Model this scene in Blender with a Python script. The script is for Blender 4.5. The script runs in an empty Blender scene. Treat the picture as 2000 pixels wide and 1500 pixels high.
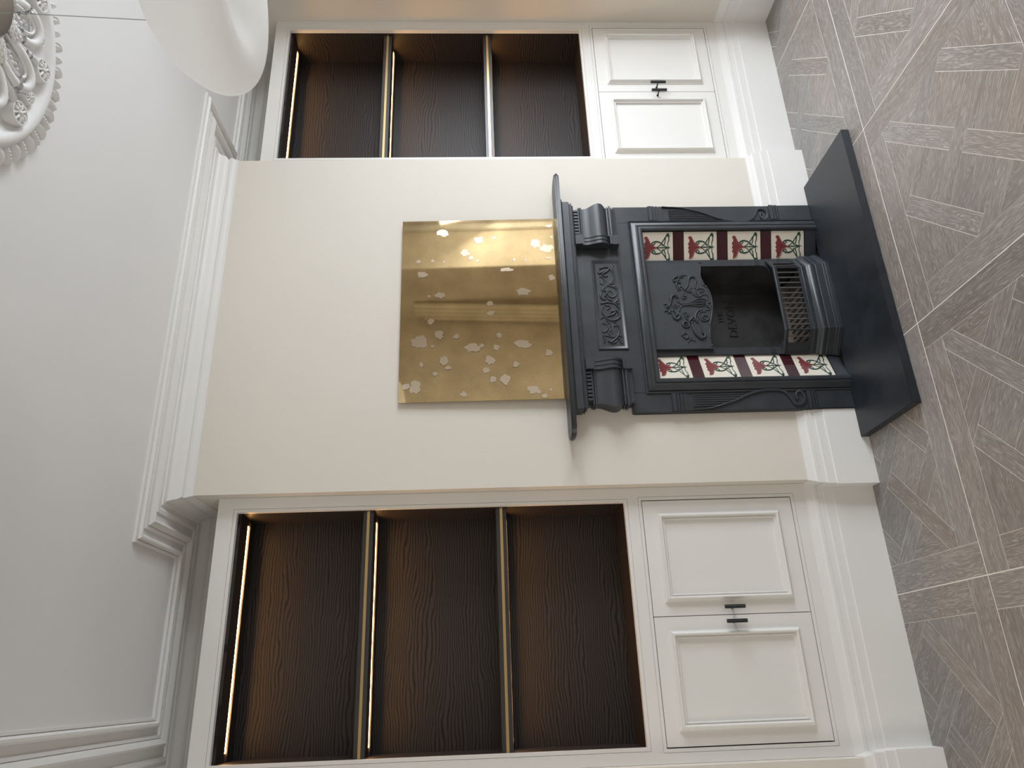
# tuning values used by the camera, light and material set-up below
KEY = 152.0; KFAR = 1.12; KMID = 0.95; TILT = 0.55; LZ = 1.36; LH = 1.55; FILL = 62.0; EXPO = -0.80
KEYC = (0.875, 0.935, 1.0); FILLC = (1.0, 0.95, 0.88)
WALLC = (0.73, 0.685, 0.615); TRIMC = (0.80, 0.79, 0.77); CABC = (0.80, 0.785, 0.755); CEILC = (0.79, 0.785, 0.78)
IRONC = (0.023, 0.027, 0.033); VENC = (0.036, 0.029, 0.028, 1); FLO = 0.82; FHI = 1.02
MIRC = (0.72, 0.55, 0.31); LEDC = (1.0, 0.50, 0.15, 1); LEDS = 75.0
SHADE = [(0.0005, 2.440), (0.08, 2.436), (0.145, 2.420), (0.20, 2.385), (0.245, 2.335), (0.265, 2.290), (0.262, 2.250), (0.240, 2.222), (0.205, 2.208), (0.165, 2.212), (0.12, 2.232), (0.06, 2.258), (0.0005, 2.268)]
import bpy, bmesh, math, random
from mathutils import Vector, Matrix
random.seed(7)
SC = bpy.context.scene
COL = SC.collection

# ------------------------------------------------------------------ camera, world, lights, exposure
cam_data = bpy.data.cameras.new('camera'); cam = bpy.data.objects.new('camera', cam_data); COL.objects.link(cam)
AX_R = Vector((0.923112, -0.384025, -0.019707)); AX_D = Vector((-0.035213, -0.03339, -0.998822)); AX_F = Vector((0.382915, 0.922719, -0.044345))
CAM = Vector((-0.7499, -2.9097, 1.6454))
mw = Matrix((AX_D, AX_R, -AX_F)).transposed().to_4x4(); mw.translation = CAM
cam.matrix_world = mw
cam_data.sensor_fit = 'HORIZONTAL'; cam_data.sensor_width = 36.0; cam_data.lens = 36.0 * 1420.6 / 2000.0
cam_data.clip_start = 0.05; cam_data.clip_end = 100
SC.camera = cam
world = bpy.data.worlds.new('world'); SC.world = world; world.use_nodes = True
bg = world.node_tree.nodes['Background']; bg.inputs[0].default_value = (0.80, 0.90, 1.0, 1); bg.inputs[1].default_value = 1.2

def area(name, loc, direction, sx, sy, power, color):
    l = bpy.data.lights.new(name, 'AREA'); l.shape = 'RECTANGLE'; l.size = sx; l.size_y = sy
    l.energy = power; l.color = color
    o = bpy.data.objects.new(name, l); COL.objects.link(o); o.location = loc
    o.rotation_euler = Vector(direction).to_track_quat('-Z', 'Y').to_euler(); return o
# daylight through the bay window in the right wall, plus an added fill lamp, unseen beyond the left opening
BAY = [(2.6726, -0.33), (3.16, -0.33), (3.60, -0.95), (3.60, -2.05), (3.16, -2.67), (2.6726, -2.67)]
for k, (i0, zt) in enumerate(((1, 0.35), (2, KMID), (3, KFAR))):
    a_, b_ = Vector(BAY[i0]), Vector(BAY[i0 + 1]); m_ = (a_ + b_) / 2; d_ = (b_ - a_).normalized(); nn = Vector((d_.y, -d_.x))
    if nn.x > 0: nn = -nn
    w_ = (b_ - a_).length - 0.16
    area('bay_daylight', (m_.x - nn.x * 0.09, m_.y - nn.y * 0.09, LZ), (nn.x, nn.y, -TILT), w_, LH, KEY * zt * w_, KEYC)
area('next_room_fill', (-3.9, -2.6, 1.35), (1, 0.22, -0.15), 1.8, 1.8, FILL, FILLC)  # unseen fill lamp, added to lift the left side
vs = SC.view_settings
SC.display_settings.display_device = 'sRGB'
vs.view_transform = 'Standard'; vs.look = 'None'; vs.gamma = 1.0; vs.use_curve_mapping = False
vs.exposure = EXPO
SC.cycles.max_bounces = 14; SC.cycles.diffuse_bounces = 8; SC.cycles.glossy_bounces = 6

W = 1.6675; H = 2.9097; D = 0.06; XL = -1.036; XR = 2.6726; YB = 0.3837; YF = -3.6; FC = 0.828

# ------------------------------------------------------------------ materials
def new_mat(name):
    m = bpy.data.materials.new(name); m.use_nodes = True
    nt = m.node_tree; b = nt.nodes['Principled BSDF']; return m, nt, b
def N(nt, t, **kw):
    n = nt.nodes.new(t)
    for k, v in kw.items():
        if k in n.inputs: n.inputs[k].default_value = v
        else: setattr(n, k, v)
    return n
def L(nt, a, b): nt.links.new(a, b)
def paint(name, col, rough=0.5, bump=0.02, scale=60, var=0.03, spec=0.4, metal=0.0):
    m, nt, b = new_mat(name)
    tc = N(nt, 'ShaderNodeTexCoord')
    no = N(nt, 'ShaderNodeTexNoise', Scale=scale, Detail=4.0); L(nt, tc.outputs['Object'], no.inputs['Vector'])
    n2 = N(nt, 'ShaderNodeTexNoise', Scale=2.5, Detail=3.0); L(nt, tc.outputs['Object'], n2.inputs['Vector'])
    mx = N(nt, 'ShaderNodeMix', data_type='RGBA'); L(nt, n2.outputs[0], mx.inputs[0])
    mx.inputs[6].default_value = (*[c * (1 - var) for c in col], 1); mx.inputs[7].default_value = (*[min(1, c * (1 + var)) for c in col], 1)
    L(nt, mx.outputs[2], b.inputs['Base Color'])
    b.inputs['Roughness'].default_value = rough; b.inputs['Metallic'].default_value = metal
    b.inputs['Specular IOR Level'].default_value = spec
    bp = N(nt, 'ShaderNodeBump', Strength=bump * 10, Distance=0.001); L(nt, no.outputs[0], bp.inputs['Height']); L(nt, bp.outputs[0], b.inputs['Normal'])
    return m
MT = {}
MT['wall'] = paint('warm_white_wall_paint', WALLC, 0.75, 0.03, 90)
MT['trim'] = paint('satin_white_trim_paint', TRIMC, 0.42, 0.01, 40)
MT['cab'] = paint('eggshell_cabinet_paint', CABC, 0.4, 0.008, 50)
MT['ceil'] = paint('matt_ceiling_paint', CEILC, 0.85, 0.02, 120)
MT['plaster'] = paint('painted_plaster', CEILC, 0.6, 0.05, 70)
MT['gap'] = paint('dark_gap_fill', (0.03, 0.03, 0.03), 0.8)  # dark colour stands in for the shade behind the door gaps
MT['black'] = paint('matt_black_metal', (0.012, 0.012, 0.013), 0.45, 0.02, 300)
MT['brass'] = paint('aged_brass', (0.62, 0.44, 0.20), 0.33, 0.01, 80, 0.05, 0.5, 1.0)
MT['nickel'] = paint('brushed_nickel', (0.50, 0.48, 0.45), 0.32, 0.01, 80, 0.05, 0.5, 1.0)
MT['cream'] = paint('cream_glaze', (0.74, 0.68, 0.58), 0.12, 0.004, 12, 0.04, 0.6)
MT['burgundy'] = paint('burgundy_glaze', (0.042, 0.005, 0.010), 0.1, 0.004, 12, 0.15, 0.6)
MT['redglaze'] = paint('rose_red_glaze', (0.185, 0.034, 0.038), 0.12, 0.01, 60, 0.45, 0.6)
MT['pink'] = paint('pink_glaze_rim', (0.36, 0.11, 0.105), 0.12, 0.004, 30, 0.1, 0.6)
MT['green'] = paint('deep_green_glaze', (0.012, 0.055, 0.038), 0.12, 0.004, 30, 0.25, 0.6)
MT['dust'] = paint('dusty_brown_ash', (0.16, 0.125, 0.10), 0.95, 0.1, 120, 0.3)
MT['grout'] = paint('pale_lime_grout', (0.86, 0.84, 0.80), 0.8)
MT['batten'] = paint('bare_primed_timber', (0.88, 0.84, 0.74), 0.7, 0.03, 60, 0.05)
MT['wire'] = paint('clear_steel_wire', (0.45, 0.45, 0.45), 0.3, 0.01, 80, 0.02, 0.5, 1.0)

def iron_mat(name, col, rough, dusty=0.25):
    m, nt, b = new_mat(name)
    tc = N(nt, 'ShaderNodeTexCoord')
    n1 = N(nt, 'ShaderNodeTexNoise', Scale=9.0, Detail=8.0, Roughness=0.65); L(nt, tc.outputs['Object'], n1.inputs['Vector'])
    n2 = N(nt, 'ShaderNodeTexNoise', Scale=420.0, Detail=3.0); L(nt, tc.outputs['Object'], n2.inputs['Vector'])
    cr = N(nt, 'ShaderNodeValToRGB'); L(nt, n1.outputs[0], cr.inputs[0])
    cr.color_ramp.elements[0].position = 0.35; cr.color_ramp.elements[0].color = (*col, 1)
    cr.color_ramp.elements[1].position = 0.8; cr.color_ramp.elements[1].color = (*[c * (1 + dusty * 2.2) + 0.01 * dusty for c in col], 1)
    L(nt, cr.outputs[0], b.inputs['Base Color'])
    mr = N(nt, 'ShaderNodeMapRange'); mr.inputs[3].default_value = rough - 0.08; mr.inputs[4].default_value = rough + 0.12
    L(nt, n1.outputs[0], mr.inputs[0]); L(nt, mr.outputs[0], b.inputs['Roughness'])
    bp = N(nt, 'ShaderNodeBump', Strength=0.25, Distance=0.0006); L(nt, n2.outputs[0], bp.inputs['Height']); L(nt, bp.outputs[0], b.inputs['Normal'])
    b.inputs['Specular IOR Level'].default_value = 0.6
    return m
MT['iron'] = iron_mat('blackleaded_cast_iron', IRONC, 0.36)
MT['bar_iron'] = iron_mat('worn_bar_iron', (0.085, 0.083, 0.082), 0.4)
MT['iron_rough'] = iron_mat('pebbled_cast_iron', IRONC, 0.48)
MT['soot'] = iron_mat('sooty_firebox_iron', (0.0065, 0.0065, 0.007), 0.5, 1.4)
MT['slate'] = iron_mat('honed_slate', (0.0085, 0.0115, 0.0165), 0.42, 0.5)
nt = MT['slate'].node_tree; bs = nt.nodes['Principled BSDF']; src = bs.inputs['Base Color'].links[0].from_socket
tc = N(nt, 'ShaderNodeTexCoord'); ns = N(nt, 'ShaderNodeTexNoise', Scale=150.0, Detail=2.0); L(nt, tc.outputs['Object'], ns.inputs['Vector'])
cs = N(nt, 'ShaderNodeValToRGB'); cs.color_ramp.elements[0].position = 0.735; cs.color_ramp.elements[1].position = 0.76; L(nt, ns.outputs[0], cs.inputs[0])
ms = N(nt, 'ShaderNodeMix', data_type='RGBA'); L(nt, cs.outputs[0], ms.inputs[0]); L(nt, src, ms.inputs[6]); ms.inputs[7].default_value = (0.14, 0.14, 0.14, 1); L(nt, ms.outputs[2], bs.inputs['Base Color'])

def veneer():
    m, nt, b = new_mat('dark_brushed_oak_veneer')
    tc = N(nt, 'ShaderNodeTexCoord'); mp = N(nt, 'ShaderNodeMapping'); L(nt, tc.outputs['UV'], mp.inputs[0])
    mp.inputs['Scale'].default_value = (1.0, 1.0, 1.0)
    # slow wander of the growth rings
    mpa = N(nt, 'ShaderNodeMapping'); mpa.inputs['Scale'].default_value = (1.3, 5.0, 1.0); L(nt, mp.outputs[0], mpa.inputs[0])
    n1 = N(nt, 'ShaderNodeTexNoise', Scale=1.0, Detail=3.0, Roughness=0.5); L(nt, mpa.outputs[0], n1.inputs['Vector'])
    mpc = N(nt, 'ShaderNodeMapping'); mpc.inputs['Scale'].default_value = (9.0, 16.0, 1.0); L(nt, mp.outputs[0], mpc.inputs[0])
    n3 = N(nt, 'ShaderNodeTexNoise', Scale=1.0, Detail=2.0); L(nt, mpc.outputs[0], n3.inputs['Vector'])
    sx = N(nt, 'ShaderNodeSeparateXYZ'); L(nt, mp.outputs[0], sx.inputs[0])
    a = N(nt, 'ShaderNodeMath', operation='MULTIPLY_ADD'); L(nt, n1.outputs[0], a.inputs[0]); a.inputs[1].default_value = 0.125; L(nt, sx.outputs[1], a.inputs[2])
    a2 = N(nt, 'ShaderNodeMath', operation='MULTIPLY_ADD'); L(nt, n3.outputs[0], a2.inputs[0]); a2.inputs[1].default_value = 0.016; L(nt, a.outputs[0], a2.inputs[2])
    f = N(nt, 'ShaderNodeMath', operation='MULTIPLY'); L(nt, a2.outputs[0], f.inputs[0]); f.inputs[1].default_value = 560.0
    s = N(nt, 'ShaderNodeMath', operation='SINE'); L(nt, f.outputs[0], s.inputs[0])
    mpb = N(nt, 'ShaderNodeMapping'); mpb.inputs['Scale'].default_value = (5.0, 420.0, 1.0); L(nt, mp.outputs[0], mpb.inputs[0])
    n2 = N(nt, 'ShaderNodeTexNoise', Scale=1.0, Detail=3.0); L(nt, mpb.outputs[0], n2.inputs['Vector'])
    ad = N(nt, 'ShaderNodeMath', operation='MULTIPLY_ADD'); L(nt, n2.outputs[0], ad.inputs[0]); ad.inputs[1].default_value = 1.0; L(nt, s.outputs[0], ad.inputs[2])
    cr = N(nt, 'ShaderNodeValToRGB'); L(nt, ad.outputs[0], cr.inputs[0])
    mr = N(nt, 'ShaderNodeMapRange'); mr.inputs[1].default_value = -0.5; mr.inputs[2].default_value = 1.6; L(nt, ad.outputs[0], mr.inputs[0]); L(nt, mr.outputs[0], cr.inputs[0])
    e = cr.color_ramp.elements; e[0].position = 0.08; e[0].color = (0.006, 0.005, 0.0045, 1); e[1].position = 0.42; e[1].color = VENC
    L(nt, cr.outputs[0], b.inputs['Base Color']); b.inputs['Roughness'].default_value = 0.5; b.inputs['Specular IOR Level'].default_value = 0.35
    bp = N(nt, 'ShaderNodeBump', Strength=0.5, Distance=0.0012); L(nt, cr.outputs[0], bp.inputs['Height']); L(nt, bp.outputs[0], b.inputs['Normal'])
    return m
MT['veneer'] = veneer()

def floor_oak():
    m, nt, b = new_mat('limed_oak_planks')
    tc = N(nt, 'ShaderNodeTexCoord'); oi = N(nt, 'ShaderNodeObjectInfo'); at = N(nt, 'ShaderNodeAttribute', attribute_name='tone')
    rs = N(nt, 'ShaderNodeMath', operation='ADD'); L(nt, oi.outputs['Random'], rs.inputs[0]); L(nt, at.outputs['Fac'], rs.inputs[1])
    fr = N(nt, 'ShaderNodeMath', operation='FRACT'); L(nt, rs.outputs[0], fr.inputs[0])
    mu = N(nt, 'ShaderNodeMath', operation='MULTIPLY'); mu.inputs[1].default_value = 37.0; L(nt, fr.outputs[0], mu.inputs[0])
    cx = N(nt, 'ShaderNodeCombineXYZ'); L(nt, mu.outputs[0], cx.inputs[0]); L(nt, mu.outputs[0], cx.inputs[2]); L(nt, mu.outputs[0], cx.inputs[1])
    va = N(nt, 'ShaderNodeVectorMath', operation='ADD'); L(nt, tc.outputs['UV'], va.inputs[0]); L(nt, cx.outputs[0], va.inputs[1])
    def noise(sx, sy, det, rough=0.6):
        mp = N(nt, 'ShaderNodeMapping'); mp.inputs['Scale'].default_value = (sx, sy, 1.0); L(nt, va.outputs[0], mp.inputs[0])
        n = N(nt, 'ShaderNodeTexNoise', Scale=1.0, Detail=det, Roughness=rough); L(nt, mp.outputs[0], n.inputs['Vector']); return n
    n1 = noise(2.2, 9.0, 3.0); n2 = noise(16.0, 330.0, 4.0, 0.7); n3 = noise(3.0, 30.0, 4.0)
    # cathedral rings
    sy = N(nt, 'ShaderNodeSeparateXYZ'); L(nt, va.outputs[0], sy.inputs[0])
    a = N(nt, 'ShaderNodeMath', operation='MULTIPLY_ADD'); L(nt, n1.outputs[0], a.inputs[0]); a.inputs[1].default_value = 0.22; L(nt, sy.outputs[1], a.inputs[2])
    f = N(nt, 'ShaderNodeMath', operation='MULTIPLY'); L(nt, a.outputs[0], f.inputs[0]); f.inputs[1].default_value = 620.0
    s = N(nt, 'ShaderNodeMath', operation='SINE'); L(nt, f.outputs[0], s.inputs[0])
    base = N(nt, 'ShaderNodeMix', data_type='RGBA'); L(nt, n3.outputs[0], base.inputs[0])
    base.inputs[6].default_value = (0.165, 0.138, 0.118, 1); base.inputs[7].default_value = (0.290, 0.258, 0.235, 1)
    cr = N(nt, 'ShaderNodeValToRGB'); L(nt, n2.outputs[0], cr.inputs[0]); cr.color_ramp.elements[0].position = 0.44; cr.color_ramp.elements[1].position = 0.62
    sm = N(nt, 'ShaderNodeMapRange'); sm.inputs[1].default_value = -1.0; sm.inputs[2].default_value = 1.0; sm.inputs[3].default_value = 0.10; sm.inputs[4].default_value = 0.85; L(nt, s.outputs[0], sm.inputs[0])
    lm = N(nt, 'ShaderNodeMath', operation='MULTIPLY'); L(nt, cr.outputs[0], lm.inputs[0]); L(nt, sm.outputs[0], lm.inputs[1])
    limed = N(nt, 'ShaderNodeMix', data_type='RGBA'); L(nt, lm.outputs[0], limed.inputs[0]); L(nt, base.outputs[2], limed.inputs[6]); limed.inputs[7].default_value = (0.50, 0.475, 0.45, 1)
    hs = N(nt, 'ShaderNodeHueSaturation'); L(nt, limed.outputs[2], hs.inputs['Color'])
    v = N(nt, 'ShaderNodeMapRange'); v.inputs[3].default_value = FLO; v.inputs[4].default_value = FHI; L(nt, fr.outputs[0], v.inputs[0]); L(nt, v.outputs[0], hs.inputs['Value'])
    f2 = N(nt, 'ShaderNodeMath', operation='MULTIPLY'); f2.inputs[1].default_value = 7.3; L(nt, fr.outputs[0], f2.inputs[0])
    f3 = N(nt, 'ShaderNodeMath', operation='FRACT'); L(nt, f2.outputs[0], f3.inputs[0])
    v2 = N(nt, 'ShaderNodeMapRange'); v2.inputs[3].default_value = 0.55; v2.inputs[4].default_value = 1.05; L(nt, f3.outputs[0], v2.inputs[0]); L(nt, v2.outputs[0], hs.inputs['Saturation'])
    L(nt, hs.outputs[0], b.inputs['Base Color']); b.inputs['Roughness'].default_value = 0.33; b.inputs['Specular IOR Level'].default_value = 0.75
    bp = N(nt, 'ShaderNodeBump', Strength=0.3, Distance=0.0006); L(nt, n2.outputs[0], bp.inputs['Height']); L(nt, bp.outputs[0], b.inputs['Normal'])
    return m
MT['floor'] = floor_oak()

def mirror_mat(name, col, rough, grain):
    m, nt, b = new_mat(name)
    tc = N(nt, 'ShaderNodeTexCoord')
    n = N(nt, 'ShaderNodeTexNoise', Scale=260.0, Detail=3.0); L(nt, tc.outputs['Object'], n.inputs['Vector'])
    n2 = N(nt, 'ShaderNodeTexNoise', Scale=7.0, Detail=6.0); L(nt, tc.outputs['Object'], n2.inputs['Vector'])
    ad = N(nt, 'ShaderNodeMath', operation='MULTIPLY_ADD'); L(nt, n.outputs[0], ad.inputs[0]); ad.inputs[1].default_value = 0.45; L(nt, n2.outputs[0], ad.inputs[2])
    cr = N(nt, 'ShaderNodeValToRGB'); L(nt, ad.outputs[0], cr.inputs[0])
    cr.color_ramp.elements[0].position = 0.5; cr.color_ramp.elements[0].color = (*[c * (1 - grain) for c in col], 1)
    cr.color_ramp.elements[1].position = 0.9; cr.color_ramp.elements[1].color = (*col, 1)
    L(nt, cr.outputs[0], b.inputs['Base Color']); b.inputs['Metallic'].default_value = 1.0; b.inputs['Roughness'].default_value = rough
    return m
MT['mirror'] = mirror_mat('antique_gold_mirror', MIRC, 0.035, 0.3)
MT['spot'] = mirror_mat('worn_silvering', (0.86, 0.75, 0.62), 0.12, 0.06)
MT['spot_edge'] = mirror_mat('oxidised_silvering_edge', (0.25, 0.17, 0.08), 0.2, 0.3)
m, nt, b = new_mat('warm_led'); b.inputs['Base Color'].default_value = (0, 0, 0, 1); b.inputs['Emission Color'].default_value = LEDC; b.inputs['Emission Strength'].default_value = LEDS; MT['led'] = m
m, nt, b = new_mat('opal_glass'); b.inputs['Base Color'].default_value = (0.98, 0.975, 0.965, 1); b.inputs['Roughness'].default_value = 0.38
tl = N(nt, 'ShaderNodeBsdfTranslucent', Color=(0.98, 0.975, 0.965, 1)); mx = N(nt, 'ShaderNodeMixShader', Fac=0.70)
L(nt, b.outputs[0], mx.inputs[1]); L(nt, tl.outputs[0], mx.inputs[2]); L(nt, mx.outputs[0], nt.nodes['Material Output'].inputs['Surface']); MT['opal'] = m
m, nt, b = new_mat('window_glass')
tr = N(nt, 'ShaderNodeBsdfTransparent'); gl = N(nt, 'ShaderNodeBsdfGlossy', Roughness=0.02); fz = N(nt, 'ShaderNodeFresnel', IOR=1.45); mx = N(nt, 'ShaderNodeMixShader')
L(nt, fz.outputs[0], mx.inputs[0]); L(nt, tr.outputs[0], mx.inputs[1]); L(nt, gl.outputs[0], mx.inputs[2]); L(nt, mx.outputs[0], nt.nodes['Material Output'].inputs['Surface']); MT['glass'] = m

# ------------------------------------------------------------------ mesh builder
class B:
    def __init__(s): s.v = []; s.f = []; s.uv = None
    def box(s, x0, x1, y0, y1, z0, z1):
        if x0 > x1: x0, x1 = x1, x0
        if y0 > y1: y0, y1 = y1, y0
        n = len(s.v)
        s.v += [(x0, y0, z0), (x1, y0, z0), (x1, y1, z0), (x0, y1, z0), (x0, y0, z1), (x1, y0, z1), (x1, y1, z1), (x0, y1, z1)]
        s.f += [tuple(n + i for i in f) for f in ((3, 2, 1, 0), (4, 5, 6, 7), (0, 1, 5, 4), (1, 2, 6, 5), (2, 3, 7, 6), (3, 0, 4, 7))]
        return s
    def ring(s, x0, x1, z0, z1, w, y0, y1, wz=None):
        wz = w if wz is None else wz
        s.box(x0, x1, y0, y1, z0, z0 + wz); s.box(x0, x1, y0, y1, z1 - wz, z1)
        s.box(x0, x0 + w, y0, y1, z0 + wz, z1 - wz); s.box(x1 - w, x1, y0, y1, z0 + wz, z1 - wz); return s
    def loft(s, rings, closed=True, cap=True):
        n = len(s.v); k = len(rings[0])
        for r in rings: s.v += [tuple(p) for p in r]
        for i in range(len(rings) - 1):
            for j in range(k if closed else k - 1):
                a = n + i * k + j; b_ = n + i * k + (j + 1) % k
                s.f.append((a, b_, b_ + k, a + k))
        if cap and closed:
            s.f.append(tuple(n + j for j in range(k))[::-1]); s.f.append(tuple(n + (len(rings) - 1) * k + j for j in range(k)))
        return s
    def prism(s, pts, fn0, fn1):
        """pts: 2D outline; fn maps (a,b)->3D for the two faces"""
        n = len(s.v); k = len(pts)
        s.v += [tuple(fn0(*p)) for p in pts] + [tuple(fn1(*p)) for p in pts]
        s.f.append(tuple(range(n, n + k))[::-1]); s.f.append(tuple(range(n + k, n + 2 * k)))
        for j in range(k): s.f.append((n + j, n + (j + 1) % k, n + k + (j + 1) % k, n + k + j))
        return s
    def sweep(s, prof, path, closed=False, axis='z', ends=True):
        """prof: (p, z) with p measured to the right of the path (XY plane)"""
        P = [Vector(p) for p in path]; n = len(P); rings = []
        for i in range(n):
            def nrm(a, b_):
                d = (b_ - a).normalized(); return Vector((d.y, -d.x))
            if closed: n0 = nrm(P[i - 1], P[i]); n1 = nrm(P[i], P[(i + 1) % n])
            else:
                n0 = nrm(P[max(i - 1, 0)], P[max(i, 1)]); n1 = nrm(P[min(i, n - 2)], P[min(i + 1, n - 1)])
            m_ = (n0 + n1); m_ = m_ / (1 + n0.dot(n1)) if (1 + n0.dot(n1)) > 0.05 else n0
            rings.append([(P[i].x + m_.x * p, P[i].y + m_.y * p, z) for p, z in prof])
        if closed: rings.append(rings[0])
        return s.loft(rings, closed=True, cap=(not closed) and ends)
    def frame_sweep(s, prof, x0, x1, z0, z1, y):
        """rectangular moulding in the XZ plane; prof (d, h): d inwards from the outer edge, h proud of y towards the room"""
        rings = []
        for cx, cz, sx, sz in ((x0, z0, 1, 1), (x1, z0, -1, 1), (x1, z1, -1, -1), (x0, z1, 1, -1), (x0, z0, 1, 1)):
            rings.append([(cx + sx * d, y - h, cz + sz * d) for d, h in prof])
        return s.loft(rings, closed=True, cap=False)
    def tube(s, pts, r, seg=8, flat=1.0, cap=True):
        P = [Vector(p) for p in pts]; n = len(P); rings = []
        R = r if isinstance(r, (list, tuple)) else [r] * n
        up = Vector((0, 1, 0))
        for i in range(n):
            d = (P[min(i + 1, n - 1)] - P[max(i - 1, 0)]); d = d.normalized() if d.length > 1e-9 else Vector((0, 0, 1))
            u = up if abs(d.dot(up)) < 0.95 else Vector((1, 0, 0))
            a = d.cross(u).normalized(); b_ = a.cross(d).normalized()
            rings.append([P[i] + a * math.cos(t) * R[i] + b_ * math.sin(t) * R[i] * flat for t in [2 * math.pi * k / seg for k in range(seg)]])
        return s.loft(rings, True, cap)
    def lathe(s, prof, c=(0, 0, 0), seg=32, axis='z'):
        rings = []
        for k in range(seg + 1):
            t = 2 * math.pi * k / seg; cs, sn = math.cos(t), math.sin(t)
            rings.append([(c[0] + r * cs, c[1] + r * sn, c[2] + z) for r, z in prof])
        n = len(s.v); k_ = len(prof)
        for r in rings[:-1]: s.v += r
        for i in range(seg):
            for j in range(k_ - 1):
                a = n + i * k_ + j; b_ = n + ((i + 1) % seg) * k_ + j
                s.f.append((a, b_, b_ + 1, a + 1))
        return s
    def ball(s, c, r, sy=1.0, seg=8, rings=6):
        prof = [(max(1e-5, r * math.sin(math.pi * k / rings)), -r * math.cos(math.pi * k / rings)) for k in range(rings + 1)]
        n = len(s.v); s.lathe(prof, c, seg)
        s.v[n:] = [(x, c[1] + (y - c[1]) * sy, z) for x, y, z in s.v[n:]]
        return s
    def build(s, name, mat, parent=None, origin=None, smooth=None, bevel=0.0, link=True, boxuv=None, subsurf=0):
        me = bpy.data.meshes.new(name)
        if origin is None: origin = Vector(parent['_o']) if parent is not None and '_o' in parent else Vector((0, 0, 0))
        me.from_pydata([tuple(Vector(v) - origin) for v in s.v], [], s.f)
        bm = bmesh.new(); bm.from_mesh(me); bmesh.ops.remove_doubles(bm, verts=bm.verts, dist=1e-6); bmesh.ops.recalc_face_normals(bm, faces=bm.faces)
        if bevel > 0:
            ed = [e for e in bm.edges if len(e.link_faces) == 2 and e.calc_face_angle(0) > 0.6]
            bmesh.ops.bevel(bm, geom=ed, offset=bevel, segments=2, affect='EDGES', clamp_overlap=True)
        if boxuv:
            uv = bm.loops.layers.uv.new('UVMap'); ux, uy = boxuv
            for f in bm.faces:
                for lp in f.loops:
                    c = lp.vert.co; lp[uv].uv = (c[ux] + 3.1 * (f.normal.z > .5), c[uy])
        bm.to_mesh(me); bm.free()
        me.materials.append(MT[mat] if isinstance(mat, str) else mat)
        if smooth is not None:
            me.polygons.foreach_set('use_smooth', [True] * len(me.polygons))
            if smooth < 179:
                try: me.set_sharp_from_angle(angle=math.radians(smooth))
                except Exception: pass
        o = bpy.data.objects.new(name, me)
        if link: COL.objects.link(o)
        if parent is not None: o.parent = parent
        o['_o'] = list(origin)
        if parent is None: o.location = origin
        if subsurf:
            md = o.modifiers.new('sub', 'SUBSURF'); md.levels = subsurf; md.render_levels = subsurf
        return o
def thing(name, label, cat, loc, group=None):
    o = bpy.data.objects.new(name, None); COL.objects.link(o); o.location = loc; o['_o'] = list(loc); o.empty_display_size = 0.05
    return tag(o, label, cat, group)
def tag(o, label, cat, group=None):
    o['label'] = label; o['category'] = cat
    if group: o['group'] = group
    return o
def struct(o): o['kind'] = 'structure'; return o
def lab(o, label): o['label'] = label; return o
def inst(src, parent, loc, rot=(0, 0, 0), name=None):
    o = src.copy(); COL.objects.link(o); o.parent = parent; o.location = Vector(loc) - Vector(parent['_o']) if parent is not None else loc; o.rotation_euler = rot; return o
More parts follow.
